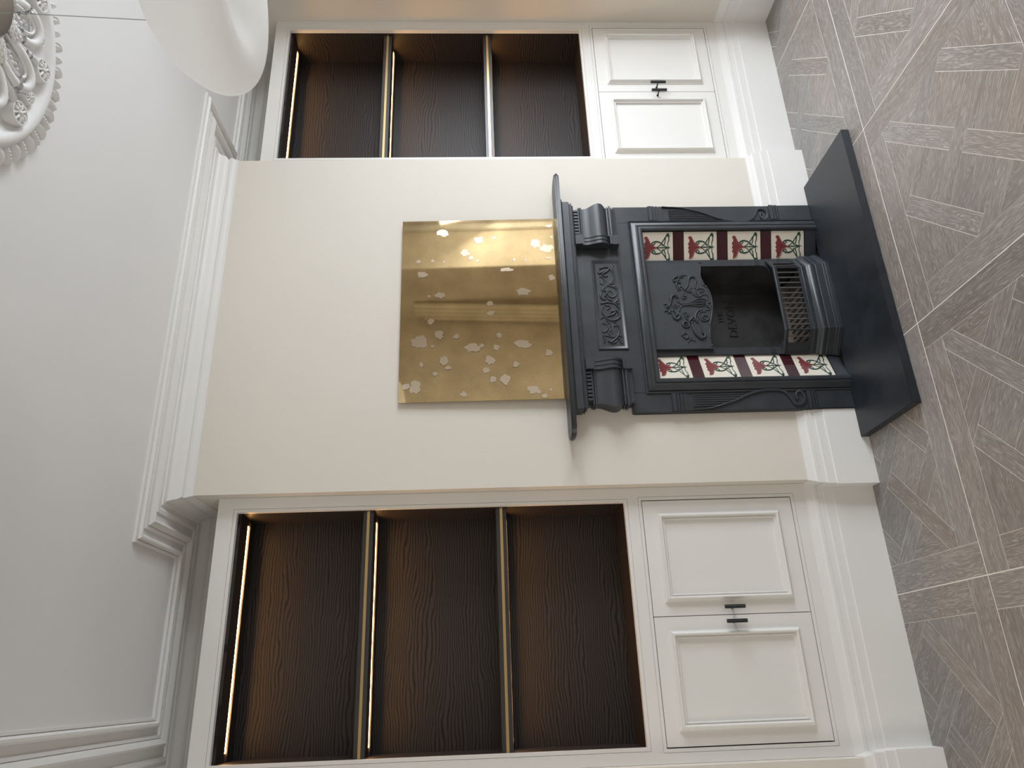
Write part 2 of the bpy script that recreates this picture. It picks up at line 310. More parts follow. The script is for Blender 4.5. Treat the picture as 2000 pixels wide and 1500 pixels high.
HOOD_D = [(4.5, [(0.9051, 0.7114), (0.9154, 0.7177), (0.9239, 0.7121), (0.9203, 0.7035), (0.91, 0.6988), (0.9013, 0.6878), (0.8926, 0.6769), (0.8942, 0.6691), (0.9045, 0.6723), (0.9129, 0.6667), (0.9145, 0.6589)]), (6, [(0.9082, 0.6914), (0.9217, 0.6806), (0.9422, 0.6735), (0.9594, 0.6697), (0.9714, 0.6605), (0.9757, 0.6478), (0.9693, 0.6365), (0.9519, 0.6343), (0.9314, 0.6416), (0.9125, 0.6426)]), (4, [(0.9145, 0.6589), (0.9009, 0.6637), (0.8838, 0.6584), (0.8717, 0.6465), (0.8681, 0.632), (0.8747, 0.619), (0.8831, 0.6119), (0.8866, 0.6204)]), (3.5, [(0.8801, 0.6364), (0.8904, 0.644), (0.9039, 0.6392), (0.9106, 0.6262), (0.9103, 0.6111), (0.9034, 0.603), (0.8949, 0.6102), (0.8952, 0.6238)]), (3.5, [(0.8747, 0.619), (0.8795, 0.6033), (0.8742, 0.592), (0.8623, 0.5876), (0.8488, 0.591)]), (4, [(0.8946, 0.6977), (0.8811, 0.7039), (0.8709, 0.7007), (0.8725, 0.6915)]), (4, [(0.8745, 0.7123), (0.8609, 0.711), (0.8574, 0.7024), (0.864, 0.6926)]), (6, [(0.9053, 0.7235), (0.919, 0.7263), (0.9345, 0.7304), (0.9464, 0.7214), (0.9428, 0.7097)]), (6, [(0.9501, 0.7391), (0.9639, 0.7404), (0.9724, 0.7303), (0.9757, 0.7177), (0.967, 0.7143), (0.955, 0.7203), (0.95, 0.733)]), (4, [(0.9913, 0.7128), (0.9791, 0.7112), (0.9703, 0.7047), (0.9719, 0.6939)]), (3.5, [(0.979, 0.7052), (0.9823, 0.6926), (0.982, 0.6774)]), (8, [(0.8184, 0.779), (0.8316, 0.77), (0.8483, 0.765), (0.8652, 0.7614), (0.8751, 0.7512), (0.8749, 0.7392), (0.8663, 0.7313)]), (4, [(0.8663, 0.7313), (0.8545, 0.7268), (0.8411, 0.7315), (0.8479, 0.7366)]), (5, [(0.8304, 0.7969), (0.8353, 0.7859), (0.8268, 0.7825), (0.8186, 0.7894), (0.8102, 0.7874), (0.815, 0.7764)]), (5, [(0.7954, 0.7966), (0.8019, 0.7884), (0.7951, 0.7818), (0.7852, 0.7829), (0.8, 0.7738), (0.815, 0.7764)]), (7, [(0.7948, 0.7655), (0.7783, 0.766), (0.7616, 0.7606), (0.7532, 0.7483), (0.7596, 0.7371), (0.7744, 0.7323), (0.7811, 0.7389), (0.773, 0.7473)]), (4, [(0.7949, 0.7669), (0.798, 0.7576), (0.7846, 0.7504)]), (3, [(0.7742, 0.7249), (0.7643, 0.7232), (0.7562, 0.7302)]), (4.5, [(0.8444, 0.731), (0.8342, 0.7204), (0.8339, 0.7025), (0.8385, 0.6779), (0.8499, 0.6524), (0.8579, 0.6303), (0.8559, 0.6096), (0.849, 0.5985)]), (4.5, [(0.8274, 0.7152), (0.8303, 0.691), (0.8349, 0.6664), (0.8429, 0.6414), (0.8443, 0.6232), (0.8423, 0.6055)]), (4.5, [(0.7943, 0.7313), (0.8108, 0.7263), (0.8223, 0.7129), (0.8253, 0.6916), (0.8249, 0.6677), (0.8195, 0.6445), (0.8191, 0.6237), (0.8255, 0.6048)]), (5, [(0.8338, 0.6965), (0.8299, 0.6671), (0.8311, 0.637), (0.8323, 0.6069)]), (5, [(0.8491, 0.6045), (0.8388, 0.5984), (0.8255, 0.6018), (0.8153, 0.5972), (0.8118, 0.5888), (0.8218, 0.5844)]), (4, [(0.7988, 0.6085), (0.8003, 0.5964), (0.8085, 0.5877), (0.8152, 0.5883)]), (6, [(0.7992, 0.6294), (0.7961, 0.6447), (0.7797, 0.6573), (0.76, 0.6644), (0.7434, 0.6622), (0.7351, 0.6544), (0.7466, 0.6544)]), (5, [(0.7906, 0.6156), (0.7925, 0.6303), (0.7827, 0.6421), (0.7663, 0.6473), (0.753, 0.6431), (0.7445, 0.628), (0.7459, 0.6129), (0.7556, 0.6027), (0.7672, 0.6055), (0.7724, 0.6182), (0.766, 0.6295), (0.756, 0.6279), (0.7542, 0.6177)]), (4, [(0.784, 0.7148), (0.7889, 0.7082), (0.7837, 0.6999), (0.7705, 0.7002), (0.7753, 0.6892), (0.7836, 0.691)]), (5, [(0.7806, 0.7122), (0.764, 0.7069), (0.7507, 0.6998)]), (5.5, [(0.7375, 0.697), (0.7537, 0.6831), (0.7618, 0.6731), (0.7534, 0.6683), (0.747, 0.678)]), (7, [(0.7375, 0.697), (0.7211, 0.6962), (0.7131, 0.7076), (0.7183, 0.7217), (0.7314, 0.7244), (0.7394, 0.7145), (0.7359, 0.7032), (0.7261, 0.7015), (0.7246, 0.7105)]), (9, [(0.7339, 0.6827), (0.711, 0.6813), (0.6849, 0.6745), (0.6652, 0.6624), (0.6568, 0.6459), (0.6646, 0.6317), (0.6776, 0.6313), (0.6826, 0.6395)]), (4, [(0.7464, 0.6425), (0.7267, 0.6437), (0.7038, 0.6425), (0.6843, 0.6422)]), (3.5, [(0.7035, 0.7191), (0.689, 0.7225), (0.6794, 0.731), (0.6731, 0.7377)]), (5, [(0.673, 0.7348), (0.6632, 0.7272), (0.6565, 0.7164), (0.6693, 0.7088), (0.6823, 0.713), (0.6793, 0.7252)]), (4, [(0.6596, 0.7101), (0.6626, 0.698), (0.6497, 0.6953), (0.6446, 0.6799)]), (4, [(0.6387, 0.7099), (0.653, 0.7007), (0.6628, 0.7068)])]
HOOD_DOTS_D = [(0.838, 0.5881), (0.8181, 0.7611), (0.8213, 0.7533), (0.8245, 0.7455), (0.8147, 0.7571), (0.8146, 0.7497), (0.8178, 0.7418), (0.808, 0.7534), (0.8105, 0.7457), (0.8144, 0.7378), (0.8241, 0.7598), (0.8286, 0.7515), (0.8312, 0.7434), (0.8227, 0.7367), (0.8259, 0.7304), (0.8176, 0.7299), (0.7889, 0.6159), (0.7891, 0.6263), (0.6626, 0.6951), (0.6387, 0.7099), (0.785, 0.7741)]
HOOD_EDGE_D = [(1.0193, 0.5992), (1.0071, 0.6039), (0.9862, 0.6083), (0.9654, 0.6066), (0.9445, 0.6003), (0.9307, 0.5977), (0.9203, 0.5886), (0.8996, 0.5794), (0.8756, 0.5737), (0.8519, 0.5717), (0.8283, 0.5729), (0.7949, 0.5777), (0.7619, 0.5854), (0.7389, 0.5932), (0.7259, 0.598), (0.7095, 0.5988), (0.6868, 0.6035), (0.6609, 0.6057), (0.6384, 0.606), (0.6191, 0.6029), (0.6062, 0.596)]
FRIEZE_D = [(3, [(0.891, 1.083), (0.9096, 1.0765), (0.9169, 1.0644), (0.9166, 1.0446), (0.9107, 1.0287), (0.8993, 1.0165), (0.8824, 1.0131), (0.864, 1.0214), (0.8568, 1.0367), (0.8645, 1.0524), (0.8794, 1.0561), (0.8904, 1.0486), (0.8884, 1.0389), (0.8791, 1.0364)]), (3, [(0.8947, 1.0827), (0.9132, 1.068), (0.928, 1.0502), (0.9428, 1.0324), (0.9616, 1.0241), (0.9806, 1.0241), (0.9998, 1.0307), (1.0057, 1.0402)]), (2.5, [(0.8873, 1.0849), (0.9094, 1.065), (0.9241, 1.0473), (0.9371, 1.0296), (0.9615, 1.0175), (0.9843, 1.0171), (1.0111, 1.0214), (1.0207, 1.0172)]), (4, [(1.0057, 1.0402), (0.9963, 1.0576), (0.989, 1.0749), (0.9835, 1.0886), (0.9968, 1.0892), (1.0063, 1.0851)]), (4, [(1.01, 1.0765), (1.0156, 1.0627), (1.0153, 1.046), (1.0057, 1.0402), (0.9924, 1.0513), (0.985, 1.0652), (0.9756, 1.0727), (0.966, 1.0635), (0.9677, 1.0518)]), (3, [(0.9169, 1.0677), (0.9433, 1.0671), (0.9604, 1.0723), (0.9663, 1.085)]), (2.5, [(0.9096, 1.0749), (0.9246, 1.0769), (0.9304, 1.0863)]), (3, [(0.9107, 1.0287), (0.9124, 1.0186), (0.9011, 1.0114)]), (4, [(0.8836, 1.0836), (0.8651, 1.0901), (0.8502, 1.0831), (0.8463, 1.0704)]), (4, [(0.8908, 1.0699), (0.8943, 1.0564), (0.8795, 1.061), (0.8647, 1.0688)]), (3, [(0.8591, 1.0627), (0.846, 1.0541), (0.8421, 1.0413), (0.8291, 1.0343)]), (4, [(0.8263, 1.09), (0.8297, 1.075), (0.8331, 1.0584), (0.8293, 1.0457), (0.8271, 1.0296), (0.825, 1.0102)]), (4, [(0.8291, 1.0343), (0.838, 1.0188), (0.849, 1.0129)]), (4, [(0.8291, 1.0343), (0.816, 1.0208), (0.8048, 1.012), (0.7903, 1.0166)]), (3, [(0.8169, 1.0729), (0.8147, 1.0568), (0.8055, 1.0511), (0.7948, 1.065)]), (4, [(0.8061, 1.0835), (0.7879, 1.0899), (0.7697, 1.085), (0.7622, 1.0743), (0.7637, 1.0579), (0.7689, 1.0413), (0.7796, 1.0306), (0.787, 1.0364), (0.7836, 1.0497), (0.7727, 1.0539)]), (4, [(0.7872, 1.0478), (0.7906, 1.0329), (0.783, 1.0173), (0.7648, 1.0125), (0.7504, 1.0171), (0.7416, 1.034), (0.7419, 1.0502), (0.7476, 1.0658), (0.7622, 1.0743)]), (3, [(0.7586, 1.0746), (0.7588, 1.0875), (0.7482, 1.0965)]), (3, [(0.7468, 1.0206), (0.7556, 1.0085), (0.7611, 1.0128)]), (2.5, [(0.7551, 1.0781), (0.7369, 1.07), (0.7223, 1.0583), (0.7079, 1.0564)]), (2.5, [(0.755, 1.0749), (0.7403, 1.06), (0.7328, 1.0413), (0.7181, 1.0265), (0.6966, 1.0204), (0.6718, 1.0275), (0.6615, 1.0445), (0.6653, 1.0601), (0.6761, 1.0688), (0.6884, 1.0629), (0.6864, 1.0518), (0.6758, 1.0528)]), (3, [(0.7265, 1.0902), (0.7245, 1.0807), (0.7371, 1.0829)]), (3.5, [(0.7189, 1.0715), (0.701, 1.0698), (0.6852, 1.0808), (0.6837, 1.0938)]), (3, [(0.6659, 1.0921), (0.6638, 1.0763), (0.6582, 1.0576), (0.656, 1.0354), (0.647, 1.0234), (0.6293, 1.0186), (0.6256, 1.0126)]), (4, [(0.6373, 1.0722), (0.6336, 1.0597), (0.6439, 1.046), (0.6542, 1.0355), (0.6717, 1.0243), (0.693, 1.0191)]), (3, [(0.6588, 1.0927), (0.6446, 1.0875), (0.6307, 1.0919)]), (3, [(0.6265, 1.0572), (0.6298, 1.0441), (0.6401, 1.0336)]), (3, [(0.6611, 1.0221), (0.6644, 1.0122), (0.6556, 1.0146)]), (3, [(0.7112, 1.04), (0.7146, 1.0268), (0.7072, 1.0178)]), (2.5, [(0.9469, 1.0585), (0.9356, 1.0545), (0.9243, 1.0572)]), (2.5, [(0.9278, 1.0403), (0.9295, 1.027), (0.9425, 1.0159)])]
RIBBON_D = [(0.2885, 0.7563), (0.2914, 0.7295), (0.2968, 0.6626), (0.315, 0.5936), (0.3304, 0.5469), (0.3528, 0.4988), (0.3672, 0.4517), (0.3757, 0.4055), (0.3774, 0.3782), (0.3733, 0.3498), (0.3596, 0.3231), (0.3344, 0.3053), (0.313, 0.2959), (0.3044, 0.2796), (0.3098, 0.2585), (0.3307, 0.2466), (0.3544, 0.2499), (0.3666, 0.2633), (0.3598, 0.277), (0.3433, 0.2823), (0.3314, 0.2767)]
BLOBS_D = [(1.222, 1.803, 0.029, 0.0195), (1.177, 1.637, 0.0226, 0.0223), (1.192, 1.562, 0.0142, 0.007), (1.155, 1.373, 0.0258, 0.0265), (1.127, 1.322, 0.0322, 0.0251), (1.109, 1.7, 0.0219, 0.0209), (1.083, 1.674, 0.0129, 0.0125), (1.067, 1.642, 0.0103, 0.007), (1.069, 1.914, 0.0129, 0.0104), (1.072, 1.85, 0.009, 0.0084), (1.067, 1.8, 0.0064, 0.0063), (1.068, 1.476, 0.009, 0.007), (1.066, 1.423, 0.0103, 0.0056), (1.074, 1.315, 0.0193, 0.0056), (1.251, 1.305, 0.0181, 0.0084), (1.188, 1.296, 0.0077, 0.0084), (0.998, 1.898, 0.0271, 0.0167), (1.016, 1.512, 0.0322, 0.0125), (0.899, 1.439, 0.0335, 0.0223), (0.969, 1.308, 0.0168, 0.0181), (0.889, 1.815, 0.0258, 0.0181), (0.887, 1.865, 0.0097, 0.0084), (0.839, 1.593, 0.0181, 0.0139), (0.793, 1.591, 0.0206, 0.0153), (0.757, 1.858, 0.0161, 0.0174), (0.689, 1.821, 0.0232, 0.0237), (0.679, 1.744, 0.0168, 0.0153), (0.682, 1.553, 0.0161, 0.0146), (0.657, 1.906, 0.0387, 0.0383), (0.622, 1.671, 0.0361, 0.0223), (0.632, 1.631, 0.0129, 0.0097), (0.623, 1.57, 0.0168, 0.0139), (0.636, 1.453, 0.0374, 0.0223), (0.589, 1.341, 0.0181, 0.0195), (0.635, 1.848, 0.0103, 0.0097), (0.564, 1.799, 0.0219, 0.0265), (0.56, 1.599, 0.0245, 0.0237), (0.539, 1.486, 0.0155, 0.0153), (0.547, 1.895, 0.0103, 0.0139), (0.513, 1.615, 0.0168, 0.0153), (0.502, 1.837, 0.0129, 0.0125), (0.53, 1.781, 0.0168, 0.0097), (0.471, 1.586, 0.0193, 0.0153), (0.468, 1.534, 0.0258, 0.0265), (0.444, 1.922, 0.0258, 0.032), (0.449, 1.963, 0.0181, 0.0153), (0.418, 1.411, 0.0297, 0.0223), (0.405, 1.713, 0.0142, 0.0153), (0.388, 1.371, 0.0168, 0.0111), (0.416, 1.342, 0.0077, 0.007), (0.66, 1.919, 0.0168, 0.0111)]# ------------------------------------------------------------------ setting: walls, ceiling
def wall(name, boxes, mat='wall'):
    b = B()
    for q in boxes: b.box(*q)
    return struct(b.build(name, mat))
T = 0.15
wall('wall_back', [(XL, XR, YB, YB + T, 0, H)])
# chimney breast with the fireplace opening
wall('wall_chimney_breast', [(0, 0.44, 0, YB, 0, H), (1.216, W, 0, YB, 0, H), (0.44, 1.216, 0, YB, 0.91, H)])
wall('wall_left', [(XL - 0.30, XL, -0.008, YB + T, 0, H), (XL - 0.30, XL, YF, -0.008, 2.42, H), (XL - 0.30, XL, YF, -3.35, 0, 2.42)])
b = B()
for q in [(XR, XR + T, -0.33, YB + T, 0, H), (XR, XR + T, YF, -2.67, 0, H), (XR, XR + T, -2.67, -0.33, 2.6, H)]: b.box(*q)
def off(i, d=0.15):
    P = [Vector(p) for p in BAY]
    n0 = (P[i] - P[i - 1]).normalized() if i > 0 else (P[1] - P[0]).normalized(); n1 = (P[i + 1] - P[i]).normalized() if i < len(P) - 1 else n0
    n0 = Vector((-n0.y, n0.x)); n1 = Vector((-n1.y, n1.x)); m_ = (n0 + n1) / (1 + n0.dot(n1)); return P[i] + m_ * d
for i in range(5):
    p0, p1, q1, q0 = Vector(BAY[i]), Vector(BAY[i + 1]), off(i + 1), off(i)
    if i == 0: p0 = Vector((XR + T, -0.33)); q0 = Vector((XR + T, -0.18))
    if i == 4: p1 = Vector((XR + T, -2.67)); q1 = Vector((XR + T, -2.82))
    if i in (0, 4): spans = [(0, 2.6)]
    else: spans = [(0, 0.55), (2.5, 2.6)]
    for z0, z1 in spans: b.prism([tuple(p0), tuple(p1), tuple(q1), tuple(q0)], lambda x, y, z=z0: (x, y, z), lambda x, y, z=z1: (x, y, z))
b.prism([tuple(Vector(p)) for p in [(XR + T, -0.33)] + BAY[1:5] + [(XR + T, -2.67)]], lambda x, y: (x, y, 2.6), lambda x, y: (x, y, 2.7))
struct(b.build('wall_right', 'wall'))
wall('wall_front', [(-4.6, XR + T, YF - T, YF, 0, H)])
wall('wall_next_room', [(-4.75, -4.6, YF, YB + T, 0, H), (-4.6, XL - 0.30, YB, YB + T, 0, H)])
wall('ceiling', [(-4.75, 3.35, YF - T, YB + T, H, H + T)], 'ceil')

# bay sash windows
for k in (1, 2, 3):
    a_, c_ = Vector(BAY[k]), Vector(BAY[k + 1]); d_ = (c_ - a_).normalized(); n_ = Vector((-d_.y, d_.x)); l = (c_ - a_).length
    def wp(b, s0, s1, d0, d1, z0, z1):
        b.prism([tuple(a_ + d_ * s0 + n_ * d0), tuple(a_ + d_ * s1 + n_ * d0), tuple(a_ + d_ * s1 + n_ * d1), tuple(a_ + d_ * s0 + n_ * d1)], lambda x, y: (x, y, z0), lambda x, y: (x, y, z1))
    w_ = B(); wp(w_, 0, 0.08, -0.02, 0.05, 0.55, 2.5); wp(w_, l - 0.08, l, -0.02, 0.05, 0.55, 2.5); wp(w_, 0.08, l - 0.08, -0.02, 0.05, 2.43, 2.5); wp(w_, 0.08, l - 0.08, -0.02, 0.05, 0.55, 0.62); wp(w_, 0.08, l - 0.08, -0.01, 0.04, 1.5, 1.545)
    win = struct(w_.build('window_%d' % k, 'trim'))
    g_b = B(); wp(g_b, 0.08, l - 0.08, 0.012, 0.016, 0.62, 2.43); g_b.build('pane', 'glass', win)
    s_b = B(); wp(s_b, 0.0, l, -0.16, 0.0, 0.51, 0.55); s_b.build('sill', 'trim', win, bevel=0.006)
    a_b = B()
    for e0, e1, p in ((0, 0.012, 0.034), (0.012, 0.05, 0.044), (0.05, 0.07, 0.034), (0.07, 0.085, 0.05)):
        wp(a_b, e0, e1, -p, -0.02, 0.55, 2.55); wp(a_b, l - e1, l - e0, -p, -0.02, 0.55, 2.55)
    a_b.build('architrave', 'trim', win)
ab = B()
for y0, y1, p in ((0, 0.11, 0.012), (0.01, 0.035, 0.026), (0.06, 0.10, 0.02)): ab.box(3.16 - y1, 3.16 - y0, -2.67, -2.67 + p, 0.0, 2.55)
struct(ab.build('trim_2', 'trim'))

# cornice (one moulding mitred round the room)
corn = [(0.2215, 0.0), (0.2215, -0.010), (0.2125, -0.012), (0.2115, -0.007), (0.2100, -0.007), (0.2090, -0.014), (0.203, -0.022), (0.195, -0.023), (0.189, -0.017), (0.187, -0.007),
        (0.160, -0.005), (0.1595, -0.013), (0.149, -0.015), (0.148, -0.010), (0.1465, -0.010), (0.1455, -0.018), (0.137, -0.024), (0.128, -0.029), (0.120, -0.026), (0.118, -0.010),
        (0.082, -0.006), (0.080, -0.013), (0.066, -0.014), (0.060, -0.009), (0.046, -0.007), (0.044, -0.012), (0.036, -0.013), (0.026, -0.019), (0.0215, -0.028), (0.0185, -0.038), (0.017, -0.047), (0.0125, -0.055), (0.006, -0.061), (0.0045, -0.0655),
        (0.0085, -0.068), (0.0105, -0.074), (0.0095, -0.082), (0.006, -0.090), (0.0035, -0.098), (0.003, -0.107), (0.0, -0.1075), (0.0, 0.0)]
corn = [(p, H + z) for p, z in corn]
struct(B().sweep(corn, [(XL, YF), (XL, YB), (0, YB), (0, 0), (W, 0), (W, YB), (XR, YB), (XR, YF)], closed=True).build('trim_1', 'trim', smooth=28))

# skirting boards
sk = [(0, 0), (0.0265, 0), (0.0265, 0.1745), (0.0225, 0.1765), (0.0225, 0.2125), (0.0185, 0.2145), (0.0180, 0.2375), (0.0140, 0.2378), (0.0140, 0.2400), (0.0165, 0.2402), (0.0160, 0.2525), (0.0110, 0.2555), (0.0085, 0.262), (0.0080, 0.269), (0.0045, 0.2765), (0.0030, 0.2856), (0, 0.2856)]
struct(B().sweep(sk, [(XL - 0.30, -0.008), (XL, -0.008), (XL, D), (0, D), (0, 0), (0.302, 0)]).build('baseboard_left', 'trim', smooth=25))
struct(B().sweep(sk, [(1.354, 0), (W, 0), (W, D), (XR, D), (XR, -0.33)]).build('baseboard_right', 'trim', smooth=25))

# ------------------------------------------------------------------ floor: square panels of interlaced limed oak
S = 0.9222; G0 = -0.47; GY = -0.5282; FWD = 0.118
def clip(poly, a, b, c):    # keep a*x+b*y<=c
    out = []
    for i in range(len(poly)):
        p, q = poly[i], poly[(i + 1) % len(poly)]
        dp = a * p[0] + b * p[1] - c; dq = a * q[0] + b * q[1] - c
        if dp <= 0: out.append(p)
        if dp * dq < 0:
            t = dp / (dp - dq); out.append((p[0] + t * (q[0] - p[0]), p[1] + t * (q[1] - p[1])))
    return out
def uvrect(u0, u1, v0, v1):  # u=a+b, v=a-b
    po = [((u + v) / 2, (u - v) / 2) for u, v in ((u0, v0), (u1, v0), (u1, v1), (u0, v1))]
    lo, hi = FWD, 1 - FWD
    for a, b, c in ((-1, 0, -lo), (1, 0, hi), (0, -1, -lo), (0, 1, hi)):
        po = clip(po, a, b, c)
        if len(po) < 3: return None
    return po
f_, g_ = FWD, 1 - FWD
PIECES = [([(0, 0), (g_, 0), (g_, f_), (0, f_)], 0), ([(g_, 0), (1, 0), (1, g_), (g_, g_)], 90), ([(f_, g_), (1, g_), (1, 1), (f_, 1)], 0), ([(0, f_), (f_, f_), (f_, 1), (0, 1)], 90)]
for (u0, u1, v0, v1), ang in [((.562, .677, -.3305, .3305), -45), ((1.337, 1.452, -.3305, .3305), -45), ((.948, 1.063, .057, 2), -45), ((.948, 1.063, -2, -.057), -45), ((.677, 1.337, -.057, .057), 45),
        ((1.063, 2, .3305, .4455), 45), ((1.063, 2, -.4455, -.3305), 45), ((0, .948, .3305, .4455), 45), ((0, .948, -.4455, -.3305), 45),
        ((.677, .948, .057, .3305), 45), ((.677, .948, -.3305, -.057), 45), ((1.063, 1.337, .057, .3305), 45), ((1.063, 1.337, -.3305, -.057), 45),
        ((-1, .562, -.3305, .3305), 0), ((1.452, 3, -.3305, .3305), 0), ((1.063, 2.5, .4455, 2), 90), ((1.063, 2.5, -2, -.4455), 0), ((-1, .948, .4455, 2), 0), ((-1, .948, -2, -.4455), 90)]:
    po = uvrect(u0, u1, v0, v1)
    if po: PIECES.append((po, ang))
flo = struct(B().box(-4.6, 3.7, YF, YB, -0.05, -0.0006).build('floor', 'grout'))
flo['_o'] = [0, 0, 0]
def inset(poly, ds):
    # inset a convex polygon edge by edge
    n = len(poly); ar = sum(poly[i][0] * poly[(i + 1) % n][1] - poly[(i + 1) % n][0] * poly[i][1] for i in range(n))
    if ar < 0: poly = poly[::-1]
    out = poly
    for i in range(n):
        (x0, y0), (x1, y1) = poly[i], poly[(i + 1) % n]
        dx, dy = x1 - x0, y1 - y0; l = math.hypot(dx, dy)
        nx, ny = dy / l, -dx / l
        d = ds(x0, y0, x1, y1)
        out = clip(out, nx, ny, nx * x0 + ny * y0 - d)
    return out
def edge_gap(x0, y0, x1, y1):
    on = (abs(x0 - x1) < 1e-6 and (abs(x0) < 1e-6 or abs(x0 - 1) < 1e-6)) or (abs(y0 - y1) < 1e-6 and (abs(y0) < 1e-6 or abs(y0 - 1) < 1e-6))
    return (0.0021 if on else 0.0010) / S
PM = []
for k, (po, ang) in enumerate(PIECES):
    po = inset(po, edge_gap)
    c = (sum(p[0] for p in po) / len(po), sum(p[1] for p in po) / len(po))
    a = math.radians(ang)
    pts = [((p[0] - c[0]) * S, -(p[1] - c[1]) * S) for p in po]
    PM.append((c, pts, a))
def add_plank_uv(me, a, off=(0, 0)):
    uv = me.uv_layers.new(name='UVMap')
    ca, sa = math.cos(-a), math.sin(-a)      # b axis points to -Y, so grain angle flips
    for lp in me.loops:
        v = me.vertices[lp.vertex_index].co; x, y = v.x - off[0], v.y - off[1]
        uv.data[lp.index].uv = (x * ca + y * sa, -x * sa + y * ca)
def visible(x, y, z=0.0):
    w = Vector((x, y, z)) - CAM; d = w.dot(AX_F)
    if d < 0.1: return False
    u = 750 + 1420.6 * w.dot(AX_R) / d; v = 1000 + 1420.6 * w.dot(AX_D) / d
    return -30 < u < 1530 and -30 < v < 2030
meshes = []
for k, (c, pts, a) in enumerate(PM):
    b = B(); b.prism(pts, lambda x, y: (x, y, -0.0006), lambda x, y: (x, y, 0.0))
    me = bpy.data.meshes.new('plank'); me.from_pydata(b.v, [], b.f)
    bm = bmesh.new(); bm.from_mesh(me); bmesh.ops.recalc_face_normals(bm, faces=bm.faces); bm.to_mesh(me); bm.free()
    add_plank_uv(me, a); me.materials.append(MT['floor']); meshes.append(me)
cand = []
for i in range(-4, 5):
    for j in range(-1, 4):
        for k, (c, pts, a) in enumerate(PM):
            cx, cy = G0 + (i + c[0]) * S, GY - (j + c[1]) * S
            if cy - 0.4 > D or cx > 3.9 or cx < -4.5 or cy < YF: continue
            wp = [(cx + p[0], cy + p[1]) for p in pts]
            # trim to the room outline
            lim = D if (cx < -0.01 or cx > W + 0.01) else D
            for (a_, b_, c_) in ((0, 1, D - 0.0265 + 0.004), (1, 0, 3.65), (0, -1, -YF)):
                wp = clip(wp, a_, b_, c_)
                if len(wp) < 3: break
            if len(wp) < 3: continue
            wp0 = [(cx + p[0], cy + p[1]) for p in pts]
            vis = any(visible(*p) for p in wp + [(cx, cy)]) and cx > -1.4
            if vis and 0.2 < cx < 1.43 and min(p[1] for p in wp) > -0.42 and min(p[0] for p in wp) > 0.175 and max(p[0] for p in wp) < 1.455: vis = False
            cand.append((vis, -math.hypot(cx - CAM.x, cy - CAM.y), i, j, k, cx, cy, wp, len(wp) == len(wp0) and all(abs(p[0] - q[0]) + abs(p[1] - q[1]) < 1e-6 for p, q in zip(wp, wp0))))
vis = sorted([c for c in cand if c[0]], key=lambda c: -c[1])
keep = set(id(c) for c in vis[:298])
rest = B(); rest_info = []
for c in cand:
    _, _, i, j, k, cx, cy, wp, whole = c
    if id(c) in keep:
        if whole: me = meshes[k]
        else:
            b = B(); b.prism([(p[0] - cx, p[1] - cy) for p in wp], lambda x, y: (x, y, -0.0006), lambda x, y: (x, y, 0.0))
            me = bpy.data.meshes.new('plank'); me.from_pydata(b.v, [], b.f)
            bm = bmesh.new(); bm.from_mesh(me); bmesh.ops.recalc_face_normals(bm, faces=bm.faces); bm.to_mesh(me); bm.free()
            add_plank_uv(me, PM[k][2]); me.materials.append(MT['floor'])
        o = bpy.data.objects.new('plank', me); COL.objects.link(o); o.parent = flo; o.location = (cx, cy, 0)
    else:
        n = len(rest.f); rest.prism(wp, lambda x, y: (x, y, -0.0006), lambda x, y: (x, y, 0.0))
        rest_info.append((n, len(rest.f), PM[k][2], cx, cy))
me = bpy.data.meshes.new('plank_field'); me.from_pydata(rest.v, [], rest.f)
uv = me.uv_layers.new(name='UVMap'); at = me.attributes.new('tone', 'FLOAT', 'FACE')
for n0, n1, a, cx, cy in rest_info:
    t = random.random(); ca, sa = math.cos(-a), math.sin(-a)
    for fi in range(n0, n1):
        at.data[fi].value = t
        for li in me.polygons[fi].loop_indices:
            v = me.vertices[me.loops[li].vertex_index].co; x, y = v.x - cx, v.y - cy
            uv.data[li].uv = (x * ca + y * sa, -x * sa + y * ca)
bm = bmesh.new(); bm.from_mesh(me); bmesh.ops.recalc_face_normals(bm, faces=bm.faces); bm.to_mesh(me); bm.free()
me.materials.append(MT['floor']); o = bpy.data.objects.new('plank_field', me); COL.objects.link(o); o.parent = flo; o['kind'] = 'stuff'

